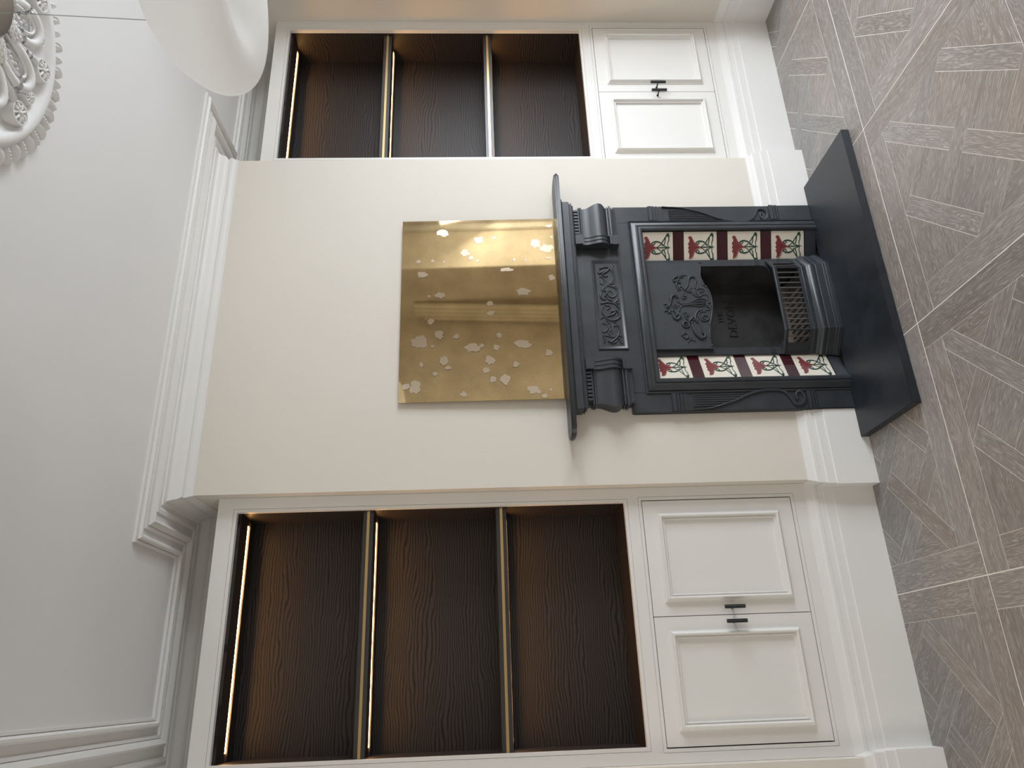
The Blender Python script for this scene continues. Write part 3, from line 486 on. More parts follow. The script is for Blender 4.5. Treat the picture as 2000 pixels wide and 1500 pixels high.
# ------------------------------------------------------------------ alcove cabinets
Z_OT, Z_OB, Z_DT, Z_DB, Z_FT, Z_FB = 2.6423, 1.0548, 0.9798, 0.3521, 2.7200, 0.2856
door_prof = [(d_, h_ * 1.3) for d_, h_ in [(0, 0), (0, 0.003), (0.0035, 0.0035), (0.0045, 0.0065), (0.007, 0.0075), (0.010, 0.013), (0.014, 0.0165), (0.018, 0.016), (0.021, 0.0125), (0.0225, 0.0065), (0.0255, 0.006), (0.027, 0.0085), (0.0295, 0.0085), (0.031, 0.006), (0.0315, 0)]]
def cabinet(x0, x1, ox0, ox1, doors, label, side):
    cx = (x0 + x1) / 2
    t = thing('alcove_cabinet', label, 'cabinet', (cx, D, 0.2856), 'fitted alcove cabinets')
    y0, y1 = D, D + 0.022; g = 0.0016; bw = 0.0125
    dx0, dx1 = doors[0][0], doors[-1][1]
    b = B()
    # flat frame around the two openings, then a bead round each one
    ax0, ax1 = ox0 - bw - g, ox1 + bw + g; cx0, cx1 = dx0 - 0.003 - bw - g, dx1 + 0.003 + bw + g
    at_, ab_ = Z_OT + bw + g, Z_OB - bw - g; ct, cb = Z_DT + 0.003 + bw + g, Z_DB - 0.003 - bw - g
    b.box(x0, x1, y0, y1, at_, Z_FT); b.box(x0, ax0, y0, y1, ab_, at_); b.box(ax1, x1, y0, y1, ab_, at_)
    b.box(x0, x1, y0, y1, ct, ab_); b.box(x0, cx0, y0, y1, cb, ct); b.box(cx1, x1, y0, y1, cb, ct); b.box(x0, x1, y0, y1, Z_FB, cb)
    b.build('face_frame', 'cab', t)
    b = B(); b.ring(ox0 - bw, ox1 + bw, Z_OB - bw, Z_OT + bw, bw, y0, y1); b.ring(dx0 - 0.003 - bw, dx1 + 0.003 + bw, Z_DB - 0.003 - bw, Z_DT + 0.003 + bw, bw, y0, y1)
    b.ring(ax0 - 0.01, ax1 + 0.01, ab_ - 0.01, at_ + 0.01, 0.0115, y0 + 0.004, y1); b.ring(cx0 - 0.01, cx1 + 0.01, cb - 0.01, ct + 0.01, 0.0115, y0 + 0.004, y1)
    b.build('bead', 'cab', t)
    yb = 0.283
    B().box(x0 + 0.004, x1 - 0.004, y1, yb + 0.02, Z_FT - 0.02, Z_FT - 0.002).build('top_board', 'cab', t)
    B().box(ox0 - 0.015, ox1 + 0.015, yb, yb + 0.015, Z_OB - 0.01, Z_OT + 0.01).build('back_panel', 'veneer', t, boxuv=(0, 2))
    B().box(ox0 - 0.015, ox0 - 0.0005, y1, yb, Z_OB, Z_OT).build('side_panel', 'veneer', t, boxuv=(1, 2))
    B().box(ox1 + 0.0005, ox1 + 0.015, y1, yb, Z_OB, Z_OT).build('side_panel', 'veneer', t, boxuv=(1, 2))
    B().box(ox0, ox1, y1, yb, Z_OB - 0.01, Z_OB + 0.0005).build('bottom_panel', 'veneer', t, boxuv=(0, 1))
    yl = 0.186
    def slotted(za, zb, name, ya, led):
        b = B()
        b.box(ox0, ox1, ya, yl - 0.009, za, zb); b.box(ox0, ox1, yl + 0.009, yb, za, zb); b.box(ox0, ox1, yl - 0.009, yl + 0.009, za + 0.004, zb); b.box(ox0, ox1, yl + 0.009, yl + 0.0105, za - 0.0045, za)  # last box is an added lip keeping strip light off the upper back
        o = b.build(name, 'veneer', t, boxuv=(0, 1))
        return o
    slotted(Z_OT - 0.0125, Z_OT - 0.0005, 'top_panel', y1, True)
    B().box(ox0 + 0.03, ox1 - 0.03, yl - 0.0060, yl + 0.0060, Z_OT - 0.0120, Z_OT - 0.0100).build('light_strip', 'led', t)
    for za, zb in ((2.094, 2.136), (1.5465, 1.5885)):
        sh = slotted(za, zb, 'shelf', y1 + 0.014, True)
        B().box(ox0, ox1, y1 + 0.012, y1 + 0.014, za, zb).build('shelf_edge', 'gunmetal', sh)
        zc = (za + zb) / 2
        B().box(ox0, ox1, y1 + 0.0095, y1 + 0.012, zc - 0.0055, zc + 0.0055).build('brass_inlay', 'brass', sh)
        B().box(ox0 + 0.03, ox1 - 0.03, yl - 0.0060, yl + 0.0060, za + 0.0005, za + 0.0025).build('light_strip', 'led', sh)
    B().box(x0 + 0.01, x1 - 0.01, y1 + 0.012, yb, 0.30, 1.03).build('carcass_shade_block', 'gap', t)  # solid block, coloured dark as the shade seen through the door gaps
    for (a, c_), hs in zip(doors, (1, -1)):
        d = B().box(a + 0.0012, c_ - 0.0012, D + 0.0005, D + 0.022, Z_DB, Z_DT).build('door', 'cab', t, bevel=0.0008)
        m_ = B().frame_sweep(door_prof, a + 0.052, c_ - 0.052, Z_DB + 0.056, Z_DT - 0.052, D + 0.0005).build('panel_moulding', 'cab', d, smooth=32)
        hx = (c_ - 0.027) if hs == 1 else (a + 0.027)
        b = B(); zc = 0.6652
        b.tube([(hx, 0.018, zc - 0.0395), (hx, 0.018, zc + 0.0395)], 0.0074, 14)
        b.tube([(hx, D + 0.001, zc), (hx, D - 0.005, zc), (hx, D - 0.006, zc), (hx, 0.020, zc)], [0.0062, 0.0055, 0.0035, 0.0035], 12)
        b.build('handle', 'knurl', d, smooth=40)
    return t
MT['gunmetal'] = paint('dark_bronze_edge', (0.030, 0.030, 0.030), 0.35, 0.01, 80, 0.05, 0.6)
mk, nt, b_ = new_mat('knurled_black_metal'); b_.inputs['Base Color'].default_value = (0.008, 0.008, 0.009, 1); b_.inputs['Roughness'].default_value = 0.42
tc = N(nt, 'ShaderNodeTexCoord'); wv = N(nt, 'ShaderNodeTexWave', Scale=900.0, bands_direction='DIAGONAL'); L(nt, tc.outputs['Object'], wv.inputs['Vector']); bp = N(nt, 'ShaderNodeBump', Strength=0.6, Distance=0.0004); L(nt, wv.outputs[1], bp.inputs['Height']); L(nt, bp.outputs[0], b_.inputs['Normal']); MT['knurl'] = mk
cabinet(XL + 0.001, -0.001, -0.9782, -0.0611, [(-0.9821, -0.5206), (-0.5206, -0.0576)], 'fitted cabinet left of the chimney breast, dark shelves glowing orange above two white doors', -1)
cabinet(W + 0.001, XR - 0.001, 1.7330, 2.6067, [(1.7012, 2.1613), (2.1613, 2.6238)], 'fitted cabinet right of the chimney breast, dark shelves partly daylit above two bright white doors', 1)

# ------------------------------------------------------------------ hearth and fireplace
hz = 0.035
h = B().box(0.172, 1.462, -0.432, -0.027, 0.0005, hz).build('hearth_slab', 'slate', origin=Vector((0.817, -0.2, 0)), bevel=0.0015)
tag(h, 'black slate hearth slab on the floor in front of the fireplace', 'hearth')
fp = thing('fireplace', 'black cast iron fireplace with floral side tiles, grate and mantel shelf', 'fireplace', (FC, -0.02, hz))
def fx(d): return FC + d
PY = -0.030
# surround plate
b = B()
for s in (-1, 1):
    b.box(fx(s * 0.5245), fx(s * 0.435), PY, -0.0005, hz, 0.985)
b.box(fx(-0.5245), fx(0.5245), PY, -0.0005, 0.985, 0.995); b.box(fx(-0.435), fx(0.435), PY, -0.0005, 0.928, 0.985); b.box(fx(-0.49), fx(0.49), PY, -0.0005, 0.995, 1.20)
b.box(fx(-0.49), fx(0.49), PY - 0.006, PY, 1.150, 1.20)
b.build('surround_plate', 'iron', fp, bevel=0.0015)
# mantel shelf
x0, x1, ys = FC - 0.650, FC + 0.662, -0.138
pl = [(x0 + 0.03, -0.003), (x0 + 0.004, -0.03), (x0, -0.06), (x0, -0.105), (x0 + 0.008, -0.12), (x0 + 0.035, ys), (x1 - 0.035, ys), (x1 - 0.008, -0.12), (x1, -0.105), (x1, -0.06), (x1 - 0.004, -0.03), (x1 - 0.03, -0.003)]
b = B(); b.prism(pl, lambda x, y: (x, y, 1.2545), lambda x, y: (x, y, 1.2765))
b.build('mantel_shelf', 'iron', fp, bevel=0.006, smooth=35)
# bed moulding under the shelf, round the ends
def wrap(prof, hw, y, name, mat='iron', sm=30, ends=None):
    xs = ends or (FC - hw, FC + hw)
    return B().sweep(prof, [(xs[0], -0.001), (xs[0], y), (xs[1], y), (xs[1], -0.001)]).build(name, mat, fp, smooth=sm)
wrap([(-0.02, 1.2545), (0.040, 1.2545), (0.040, 1.249), (0.037, 1.245), (0.030, 1.241), (0.030, 1.212), (0.026, 1.209), (0.022, 1.2085), (0.022, 1.2045), (0.026, 1.203), (0.026, 1.199), (0.018, 1.197), (0.016, 1.1905), (0.010, 1.189), (-0.02, 1.189)], 0.49, -0.052, 'bed_moulding')
# brackets at each end: dentils, cushion and fluted band
cush = [(-0.02, 1.168), (0.008, 1.168), (0.008, 1.163), (0.005, 1.160), (0.009, 1.157), (0.009, 1.152), (0.003, 1.149)]
def cprof(t):   # concave neck swelling to a round cushion
    pts = [(0, 0.003), (0.12, 0.0035), (0.25, 0.007), (0.40, 0.014), (0.55, 0.0205), (0.68, 0.0230), (0.80, 0.0215), (0.90, 0.0155), (0.97, 0.008), (1.0, 0.004)]
    for (a, pa), (c, pc) in zip(pts, pts[1:]):
        if a <= t <= c: q = (t - a) / (c - a); return pa + (pc - pa) * q
    return 0.004
cush += [(cprof(k / 16.0), 1.149 - 0.113 * k / 16.0) for k in range(1, 17)]
cush += [(0.009, 1.034), (0.010, 1.029), (0.006, 1.026), (0.006, 1.024), (0.013, 1.022), (0.014, 1.016), (0.009, 1.013), (0.009, 1.010), (0.004, 1.006), (0.002, 0.990), (-0.02, 0.990)]
YC = -0.056
band_prof = [(p + 0.009 if p > 0 else p, z) for p, z in cush if 1.03 < z < 1.16]
for s in (-1, 1):
    xe = fx(s * 0.49); xi = fx(s * 0.338)
    path = [(xe, -0.001), (xe, YC), (xi, YC)] if s < 0 else [(xi, YC), (xe, YC), (xe, -0.001)]
    br = B().sweep(cush, path).build('bracket', 'iron', fp, smooth=40)
    a, c_ = sorted((fx(s * 0.290), fx(s * 0.338)))
    b = B(); n = 5; w = (c_ - a) / n
    for k in range(n):
        wp = []
        pr = [(p + 0.008, z) for p, z in cush[6:24]]; pr = [(-0.02, pr[0][1])] + pr + [(-0.02, pr[-1][1])]
        b.sweep(pr if k % 2 == 0 else [(p - (0.003 if p > 0 else 0), z) for p, z in pr], [(a + k * w, YC), (a + (k + 1) * w, YC)])
    b.build('fluted_band', 'iron', br, smooth=35)
    b = B(); b.box(a - 0.002, c_ + 0.002, YC - 0.024, PY, 1.157, 1.190); b.box(a - 0.003, c_ + 0.003, YC - 0.016, PY, 1.149, 1.157); b.build('block', 'iron', br, bevel=0.0012)
    b = B(); b.box(a - 0.001, c_ + 0.001, YC - 0.016, PY, 0.988, 1.018); b.box(a - 0.002, c_ + 0.002, YC - 0.021, PY, 1.018, 1.030); b.build('block', 'iron', br, bevel=0.0012)
    b0, b1 = sorted((fx(s * 0.485), fx(s * 0.345)))
    B().box(b0, b1, YC - 0.001, PY, 1.168, 1.190).build('dentil_ground', 'gap', br)
    nd = 8
    for k in range(nd):
        xx = b0 + (b1 - b0) * (k + 0.25) / nd
        B().box(xx, xx + (b1 - b0) / nd * 0.6, YC - 0.014, YC - 0.001, 1.1695, 1.1885).build('dentil', 'iron', br)
# frieze panel with scrolling foliage
fz_ = B().frame_sweep([(0, 0), (0, 0.004), (0.003, 0.0055), (0.007, 0.005), (0.009, 0.0035), (0.016, 0.001), (0.018, 0.0005), (0.018, -0.004)], 0.598, 1.056, 0.985, 1.120, PY)
fz_.box(0.614, 1.040, PY - 0.0002, PY, 1.001, 1.104)
fz_ = fz_.build('frieze_panel', 'iron', fp, smooth=30)
b = B()
def relief(b, curves, y, k=1.0, flat=0.8, dx=0.0, dz=0.0, seg=7):
    for r, pts in curves:
        n = len(pts)
        # smooth the traced line
        P = [Vector((p[0] + dx, y, p[1] + dz)) for p in pts]; Q = []
        for i in range(n - 1):
            p0, p1, p2, p3 = P[max(i - 1, 0)], P[i], P[i + 1], P[min(i + 2, n - 1)]
            for t in (0, 0.25, 0.5, 0.75):
                Q.append(0.5 * ((2 * p1) + (p2 - p0) * t + (2 * p0 - 5 * p1 + 4 * p2 - p3) * t * t + (3 * p1 - p0 - 3 * p2 + p3) * t ** 3))
        Q.append(P[-1]); m = len(Q)
        R = [r * k * 0.001 * (0.45 + 0.55 * math.sin(math.pi * (0.12 + 0.8 * i / (m - 1)))) for i in range(m)]
        b.tube(Q, R, seg, flat)
        b.ball(Q[0], R[0] * 1.5, flat); b.ball(Q[-1], R[-1] * 1.5, flat)
fr_ = [(r * 1.15, [(p[0] + 0.003, p[1]) for p in pts]) for r, pts in FRIEZE_D]
relief(b, fr_, PY - 0.001, 1.0, 1.3); b.build('scroll_relief', 'iron', fz_, smooth=80)
# moulded frame round the tiled opening (open at the hearth)
HWI, HWO, ZI, ZO = 0.378, 0.4415, 0.868, 0.9315
prof = [(0, 0), (0.0, 0.006), (0.003, 0.008), (0.0055, 0.0075), (0.007, 0.004), (0.0095, 0.0035), (0.012, 0.010), (0.022, 0.017), (0.030, 0.0195), (0.0335, 0.0225), (0.0375, 0.023), (0.0400, 0.020), (0.0425, 0.020), (0.045, 0.024), (0.053, 0.0255), (0.0595, 0.024), (0.0635, 0.019), (0.0635, -0.012), (0, -0.012)]
b = B(); rings = []
for cx, cz, sx, sz in ((FC - HWO, hz, 1, 0), (FC - HWO, ZO, 1, -1), (FC + HWO, ZO, -1, -1), (FC + HWO, hz, -1, 0)):
    rings.append([(cx + sx * d, PY - h_, cz + sz * d) for d, h_ in prof])
b.loft(rings, True, True); b.build('opening_moulding', 'iron', fp, smooth=30)
# legs: capital reeds, flutes, ribbon scroll, plinth
for s in (-1, 1):
    a, c_ = sorted((fx(s * 0.5245), fx(s * 0.4415)))
    lg = B()
    for z0, z1, p in ((0.824, 0.829, 0.004), (0.806, 0.824, 0.009), (0.803, 0.806, 0.004), (0.792, 0.803, 0.007), (0.778, 0.789, 0.006), (0.757, 0.775, 0.0035)):
        lg.box(a, c_, PY - p, PY, z0, z1)
    lg = lg.build('leg_capital', 'iron', fp, bevel=0.0018, smooth=60)
    b = B()
    for z0, z1, p in ((hz, 0.192, 0.004), (0.196, 0.204, 0.009), (0.206, 0.216, 0.0075), (0.219, 0.236, 0.010)): b.box(a, c_, PY - p, PY, z0, z1)
    b.build('leg_plinth', 'iron', fp, bevel=0.0015, smooth=60)
    rp = [(0.828 + (p[0] + 0.0175 - 0.828), p[1]) for p in RIBBON_D]      # traced on the left leg, moved to its true depth
    if s > 0: rp = [(2 * FC - p[0], p[1]) for p in rp]
    w = [0.7, 1.2, 2, 3.2, 4.2, 4.8, 5, 5, 5, 5, 5.2, 5.5, 5.8, 5.6, 5.4, 5, 4.6, 4.3, 4, 3.6, 3.6]
    P = [Vector((p[0], PY, p[1])) for p in rp]; Q = []; RW = []
    for i in range(len(P) - 1):
        p0, p1, p2, p3 = P[max(i - 1, 0)], P[i], P[i + 1], P[min(i + 2, len(P) - 1)]
        for t in (0, 0.33, 0.66):
            Q.append(0.5 * ((2 * p1) + (p2 - p0) * t + (2 * p0 - 5 * p1 + 4 * p2 - p3) * t * t + (3 * p1 - p0 - 3 * p2 + p3) * t ** 3)); RW.append((w[i] * (1 - t) + w[i + 1] * t) * 0.00118)
    rb = B(); rings = []
    for i in range(len(Q)):
        d = (Q[min(i + 1, len(Q) - 1)] - Q[max(i - 1, 0)]).normalized(); n_ = Vector((d.z, 0, -d.x)); r = RW[i]; q = Q[i]
        rings.append([q + n_ * r, q + n_ * r * 0.9 + Vector((0, -0.0075, 0)), q + n_ * r * 0.3 + Vector((0, -0.0090, 0)), q - n_ * r * 0.9 + Vector((0, -0.0075, 0)), q - n_ * r])
    rb.loft(rings, True, True); rb.ball((Q[-1].x, PY, Q[-1].z), 0.0085, 1.0, 12, 8)
    rb.build('scroll_stem', 'iron', fp, smooth=50)
    fl = B()
    for k in range(6):
        xf = (0.3265 + 0.0104 * k); xz = xf
        zs = 0.60
        for i in range(len(RIBBON_D) - 1):
            xa, za = RIBBON_D[i][0] + 0.0175, RIBBON_D[i][1]; xb, zb_ = RIBBON_D[i + 1][0] + 0.0175, RIBBON_D[i + 1][1]
            if xa <= xz <= xb: zs = za + (zb_ - za) * (xz - xa) / (xb - xa); break
        else: zs = 0.45
        X = xf if s < 0 else 2 * FC - xf
        fl.tube([(X, PY, zs), (X, PY, 0.727)], 0.0038, 8, 1.0)
    fl.box(*(sorted((0.3205 if s < 0 else 2 * FC - 0.3205, 0.3845 if s < 0 else 2 * FC - 0.3845))), PY - 0.0042, PY, 0.727, 0.7315)
    fl.build('reeding', 'iron', fp, smooth=60)
# tiles, splayed in towards the grate
YO, YI, HO, HI = -0.040, 0.017, 0.3755, 0.2435
TW = math.hypot(HO - HI, YI - YO); TH = 0.1575; PITCH = 0.2103; TZ = 0.0895
def rect_tile(w, h_, th, name, mat):
    b = B().box(-w / 2, w / 2, 0, th, 0, h_); return b
def tile_pts(pts):   # traced square: x down (0..1), y left->right mirrored
    return [(((1350 + 150) / 2 - p[1]) / 1200.0 * (TW - 0.001), (1 - (p[0] - 90) / 1310.0) * TH) for p in pts]
flower = [(290, 370), (330, 338), (400, 365), (440, 470), (500, 590), (600, 690), (740, 755), (745, 800), (600, 850), (500, 960), (450, 1090), (400, 1180), (320, 1215), (280, 1190), (302, 1110), (300, 1010), (245, 940), (292, 870), (248, 790), (290, 710), (245, 630), (300, 560), (312, 470), (268, 390)]
stems = [(7, [(740, 772), (900, 770), (1100, 768), (1270, 765)]),
         (9, [(985, 645), (920, 590), (850, 550), (740, 530), (640, 545), (570, 590), (575, 645), (640, 655), (690, 600)]),
         (7, [(770, 750), (860, 690), (930, 625), (1010, 510), (1080, 400), (1150, 300), (1200, 230), (1240, 280), (1240, 400), (1235, 500), (1205, 560), (1195, 650), (1212, 745)]),
         (6, [(1190, 270), (1120, 350), (1098, 440), (1085, 540), (1050, 650), (1000, 705), (965, 670)]),
         (6, [(1040, 690), (1120, 735), (1210, 762)]),
         (13, [(1170, 290), (1205, 235), (1240, 320)])]
stems2 = [(r, [(x, 2 * 772 - y) for x, y in c]) for r, c in stems[1:]]
for s in (-1, 1):
    ang = -math.atan2(YI - YO, HO - HI) * s
    cx, cy = FC + s * (HO + HI) / 2, (YO + YI) / 2
    pb = B()   # iron panel that carries the tiles
    n0 = Vector((math.sin(-ang), -math.cos(ang), 0)); n0 = Vector((-s * math.sin(abs(ang)), -math.cos(ang), 0)); e = Vector((math.cos(ang), math.sin(ang), 0))
    o0 = Vector((cx, cy, 0))
    def Pn(u, dn, z): q = o0 + e * u + n0 * dn; return (q.x, q.y, z)
    for z0, z1, dn in ((hz, 0.90, -0.006), (hz, TZ - 0.003, 0.002)):
        n = len(pb.v)
        w2 = TW / 2 + 0.006
        pb.v += [Pn(-w2, -0.016, z0), Pn(w2, -0.016, z0), Pn(w2, dn, z0), Pn(-w2, dn, z0), Pn(-w2, -0.016, z1), Pn(w2, -0.016, z1), Pn(w2, dn, z1), Pn(-w2, dn, z1)]
        pb.f += [tuple(n + i for i in f) for f in ((3, 2, 1, 0), (4, 5, 6, 7), (0, 1, 5, 4), (1, 2, 6, 5), (2, 3, 7, 6), (3, 0, 4, 7))]
    pb.build('tile_frame', 'iron', fp)
    for k in range(4):
        if s == -1 and k == 0:
            T0 = rect_tile(TW - 0.002, TH, 0.006, 'tile', 'cream').build('tile', 'cream', fp, origin=Vector((0, 0, 0)), bevel=0.001)
            fb = B(); fb.prism(tile_pts(flower), lambda x, z: (x, 0.001, z), lambda x, z: (x, -0.0016, z)); FL0 = fb.build('flower', 'redglaze', T0, origin=Vector((0, 0, 0)))
            rb = B()
            relief(rb, [(2.2, tile_pts([(270, 390), (300, 350), (370, 345), (430, 450), (490, 570), (590, 680), (720, 755)])), (2.2, tile_pts([(285, 1200), (320, 1215), (400, 1180), (450, 1090), (500, 960), (600, 855), (720, 800)])),
                        (1.2, tile_pts([(740, 775), (560, 700), (430, 600), (380, 590)])), (1.2, tile_pts([(740, 780), (560, 850), (430, 960), (390, 1010)]))], -0.001, 1.0, 0.6)
            RM0 = lab(rb.build('petal_rim', 'pink', T0, origin=Vector((0, 0, 0)), smooth=80), 'raised pink petal outline')
            gb = B(); relief(gb, [(r * 0.42, tile_pts(c)) for r, c in stems + stems2], -0.0002, 1.0, 0.6); GR0 = gb.build('stem_and_leaves', 'green', T0, origin=Vector((0, 0, 0)), smooth=80)
            tiles = [T0, FL0, RM0, GR0]; t = T0
        else:
            t = T0.copy(); COL.objects.link(t); t.parent = fp
            for ch in tiles[1:]:
                c2 = ch.copy(); COL.objects.link(c2); c2.parent = t
        t.location = Vector((cx, cy, TZ + k * PITCH)) - Vector(fp['_o']); t.rotation_euler = (0, 0, ang)
    for k in range(3):
        if s == -1 and k == 0: SP0 = B().box(-TW / 2 + 0.001, TW / 2 - 0.001, 0, 0.006, 0, PITCH - TH - 0.002).build('spacer_tile', 'burgundy', fp, origin=Vector((0, 0, 0)), bevel=0.001); t = SP0
        else: t = SP0.copy(); COL.objects.link(t)
        t.location = Vector((cx, cy, TZ + TH + 0.001 + k * PITCH)) - Vector(fp['_o']); t.rotation_euler = (0, 0, ang)
# centre casting round the fire opening
OX, OZB, OZT = 0.212, 0.278, 0.64
YCN = 0.006
b = B()
b.box(fx(-HI - 0.003), fx(-OX), YCN, YCN + 0.014, hz, 0.90); b.box(fx(OX), fx(HI + 0.003), YCN, YCN + 0.014, hz, 0.90); b.box(fx(-OX), fx(OX), YCN, YCN + 0.014, OZT, 0.90)
for s in (-1, 1):   # rounded lower corners
    r = 0.035; pts = [(fx(s * OX), OZB - 0.01)] + [(fx(s * (OX - r + r * math.cos(t))), OZB + r - r * math.sin(t) - 0.004) for t in [math.pi / 2 * k / 8 for k in range(9)]]
    b.prism(pts if s > 0 else pts[::-1], lambda x, z: (x, YCN, z), lambda x, z: (x, YCN + 0.012, z))
    for dz in (0, 0.009, 0.016): b.box(fx(s * OX), fx(s * (OX + 0.03)), YCN - 0.004, YCN, OZB + 0.038 + dz, OZB + 0.042 + dz)
b.build('fire_surround', 'iron', fp, bevel=0.001)
# canopy hood with raised ornament and shaped lower edge
hd = [(p[0] + 0.0005, p[1]) for p in HOOD_EDGE_D]
x_r, x_l = fx(0.222), fx(-0.222)
hd[0] = (x_r, hd[0][1]); 
outline = [(x_r, 0.875)] + hd + [(x_l, 0.602), (x_l, 0.875)]
YH = -0.010
b = B(); b.prism(outline, lambda x, z: (x, YCN, z), lambda x, z: (x, YH, z)); hood = b.build('canopy_hood', 'iron_rough', fp)
b = B(); relief(b, [(4.2, [(p[0], p[1] + 0.003) for p in hd])], YH, 1.0, 0.9)
relief(b, [(r * 0.74, [(p[0], p[1]) for p in c]) for r, c in HOOD_D], YH, 1.05, 1.7)
for p in HOOD_DOTS_D: b.ball((p[0], YH, p[1]), 0.0034 if p is not HOOD_DOTS_D[0] else 0.006, 1.0)
for (x, z) in (hd[0], hd[5], hd[6], hd[14], hd[17], hd[-2]): b.ball((x, YH - 0.001, z + 0.003), 0.0058, 0.9)
b.build('vine_relief', 'iron_rough', hood, smooth=80)
# sooty firebox
ZF = 0.07
b = B(); yk = 0.17
lo = [(fx(-OX), YCN + 0.012), (fx(-0.15), yk), (fx(0.15), yk), (fx(OX), YCN + 0.012)]
for i in range(3):
    (xa, ya), (xb, yb_) = lo[i], lo[i + 1]; n = len(b.v); dx, dy = (xb - xa), (yb_ - ya); l = math.hypot(dx, dy); nx, ny = -dy / l * 0.012, dx / l * 0.012
    b.v += [(xa, ya, ZF), (xb, yb_, ZF), (xb + nx, yb_ + ny, ZF), (xa + nx, ya + ny, ZF), (xa, ya, 0.72), (xb, yb_, 0.72), (xb + nx, yb_ + ny, 0.72), (xa + nx, ya + ny, 0.72)]
    b.f += [tuple(n + k for k in f) for f in ((3, 2, 1, 0), (4, 5, 6, 7), (0, 1, 5, 4), (1, 2, 6, 5), (2, 3, 7, 6), (3, 0, 4, 7))]
b.box(fx(-OX - 0.02), fx(OX + 0.02), YCN + 0.012, yk + 0.02, 0.72, 0.735)
fbx = b.build('firebox', 'soot', fp)
B().box(fx(-0.24), fx(0.24), 0.021, yk + 0.012, hz, ZF).build('ash_pit', 'dust', fp)
# raised lettering on the fireback
def letters(text, size, x, z, parent):
    cu = bpy.data.curves.new('t', 'FONT'); cu.body = text; cu.size = size; cu.extrude = 0.002; cu.align_x = 'CENTER'; cu.resolution_u = 3
    to = bpy.data.objects.new('t', cu); COL.objects.link(to); dg = bpy.context.evaluated_depsgraph_get(); me = bpy.data.meshes.new_from_object(to.evaluated_get(dg))
    bpy.data.objects.remove(to); bpy.data.curves.remove(cu)
    me.transform(Matrix.Translation(Vector((x, yk - 0.002, z)) - Vector(fp['_o'])) @ Matrix.Rotation(math.radians(90), 4, 'X'))
    me.materials.clear(); me.materials.append(MT['letter']); o = bpy.data.objects.new('lettering', me); COL.objects.link(o); o.parent = parent; return o
MT['letter'] = iron_mat('letter_iron', (0.006, 0.006, 0.007), 0.35, 0.1)
letters('THE', 0.034, 0.853, 0.468, fbx); letters('DEVON.', 0.058, 0.852, 0.408, fbx)
# grate: bay-fronted bars on a moulded base
def bay(prof, name, mat='iron', parent=fp, sm=30, hr=HI, hf=0.160, cap=True):
    # prof: (proud, z); plan is a canted bay
    rings = []
    for k, (px, py, nx, ny) in enumerate(((-hr, YCN, -0.75, -0.25), (-hf, -0.058, -0.55, -1.0), (hf, -0.058, 0.55, -1.0), (hr, YCN, 0.75, -0.25))):
        rings.append([(fx(px + nx * p * (0.9 if k in (0, 3) else 0.45)), py + ny * p, z) for p, z in prof])
    return B().loft(rings, True, cap).build(name, mat, parent, smooth=sm)
base = bay([(-0.02, hz), (0.030, hz), (0.030, 0.050), (0.0275, 0.052), (0.0255, 0.053), (0.0255, 0.060), (0.0235, 0.062), (0.0215, 0.063), (0.0215, 0.092), (0.0195, 0.0945), (0.0205, 0.101), (0.0225, 0.109), (0.0215, 0.118), (0.016, 0.126), (0.010, 0.130), (0.008, 0.134), (0.008, 0.139), (0.0045, 0.140), (0.0045, 0.149), (0.008, 0.150), (0.008, 0.153), (0.006, 0.155), (0.006, 0.170), (-0.004, 0.170), (-0.02, 0.165)], 'grate_base', hf=0.158)
b = B()
plan = [Vector((fx(-HI), YCN, 0)), Vector((fx(-0.160), -0.066, 0)), Vector((fx(0.160), -0.066, 0)), Vector((fx(HI), YCN, 0))]
for i in range(3):
    a, c_ = plan[i], plan[i + 1]; n = int((c_ - a).length / 0.0048)
    for k in range(n):
        q = a.lerp(c_, (k + 0.5) / n); b.ball((q.x, q.y, 0.1445), 0.0021, 1.0, 6, 4)
b.build('bead_row', 'iron', base, smooth=80)
rail = bay([(-0.006, 0.268), (0.004, 0.268), (0.006, 0.272), (0.006, 0.281), (0.003, 0.285), (-0.006, 0.285)], 'grate_rail')
# posts at the corners and the bars
for hx, y in ((-0.2315, -0.002), (-0.160, -0.060), (0.160, -0.060), (0.2315, -0.002)):
    B().box(fx(hx - 0.0035), fx(hx + 0.0035), y - 0.004, y + 0.004, 0.165, 0.270).build('grate_post', 'iron', fp, bevel=0.001)
for s in (-1, 1):
    a, c_ = (fx(s * 0.250), fx(s * 0.205)); ya, yc_ = YCN + 0.001, -0.022; gr = B()
    gr.v += [(a, ya, 0.165), (c_, yc_, 0.165), (c_, yc_ + 0.006, 0.165), (a, ya + 0.006, 0.165), (a, ya, 0.272), (c_, yc_, 0.272), (c_, yc_ + 0.006, 0.272), (a, ya + 0.006, 0.272)]
    gr.f += [(3, 2, 1, 0), (4, 5, 6, 7), (0, 1, 5, 4), (1, 2, 6, 5), (2, 3, 7, 6), (3, 0, 4, 7)]
    gr.build('grate_cheek', 'iron', fp)
bar0 = None
pos = [(-0.160 + 0.320 * (k + 1) / 12.0, -0.060) for k in range(11)] + [(-0.183, -0.040), (0.183, -0.040)]
for x, y in pos:
    if bar0 is None: bar0 = B().tube([(0, 0, 0.165), (0, 0, 0.270)], [0.0031, 0.0031], 8).build('bar', 'bar_iron', fp, origin=Vector((0, 0, 0)), smooth=60); o = bar0
    else: o = bar0.copy(); COL.objects.link(o)
    o.location = Vector((fx(x), y, 0)) - Vector(fp['_o'])
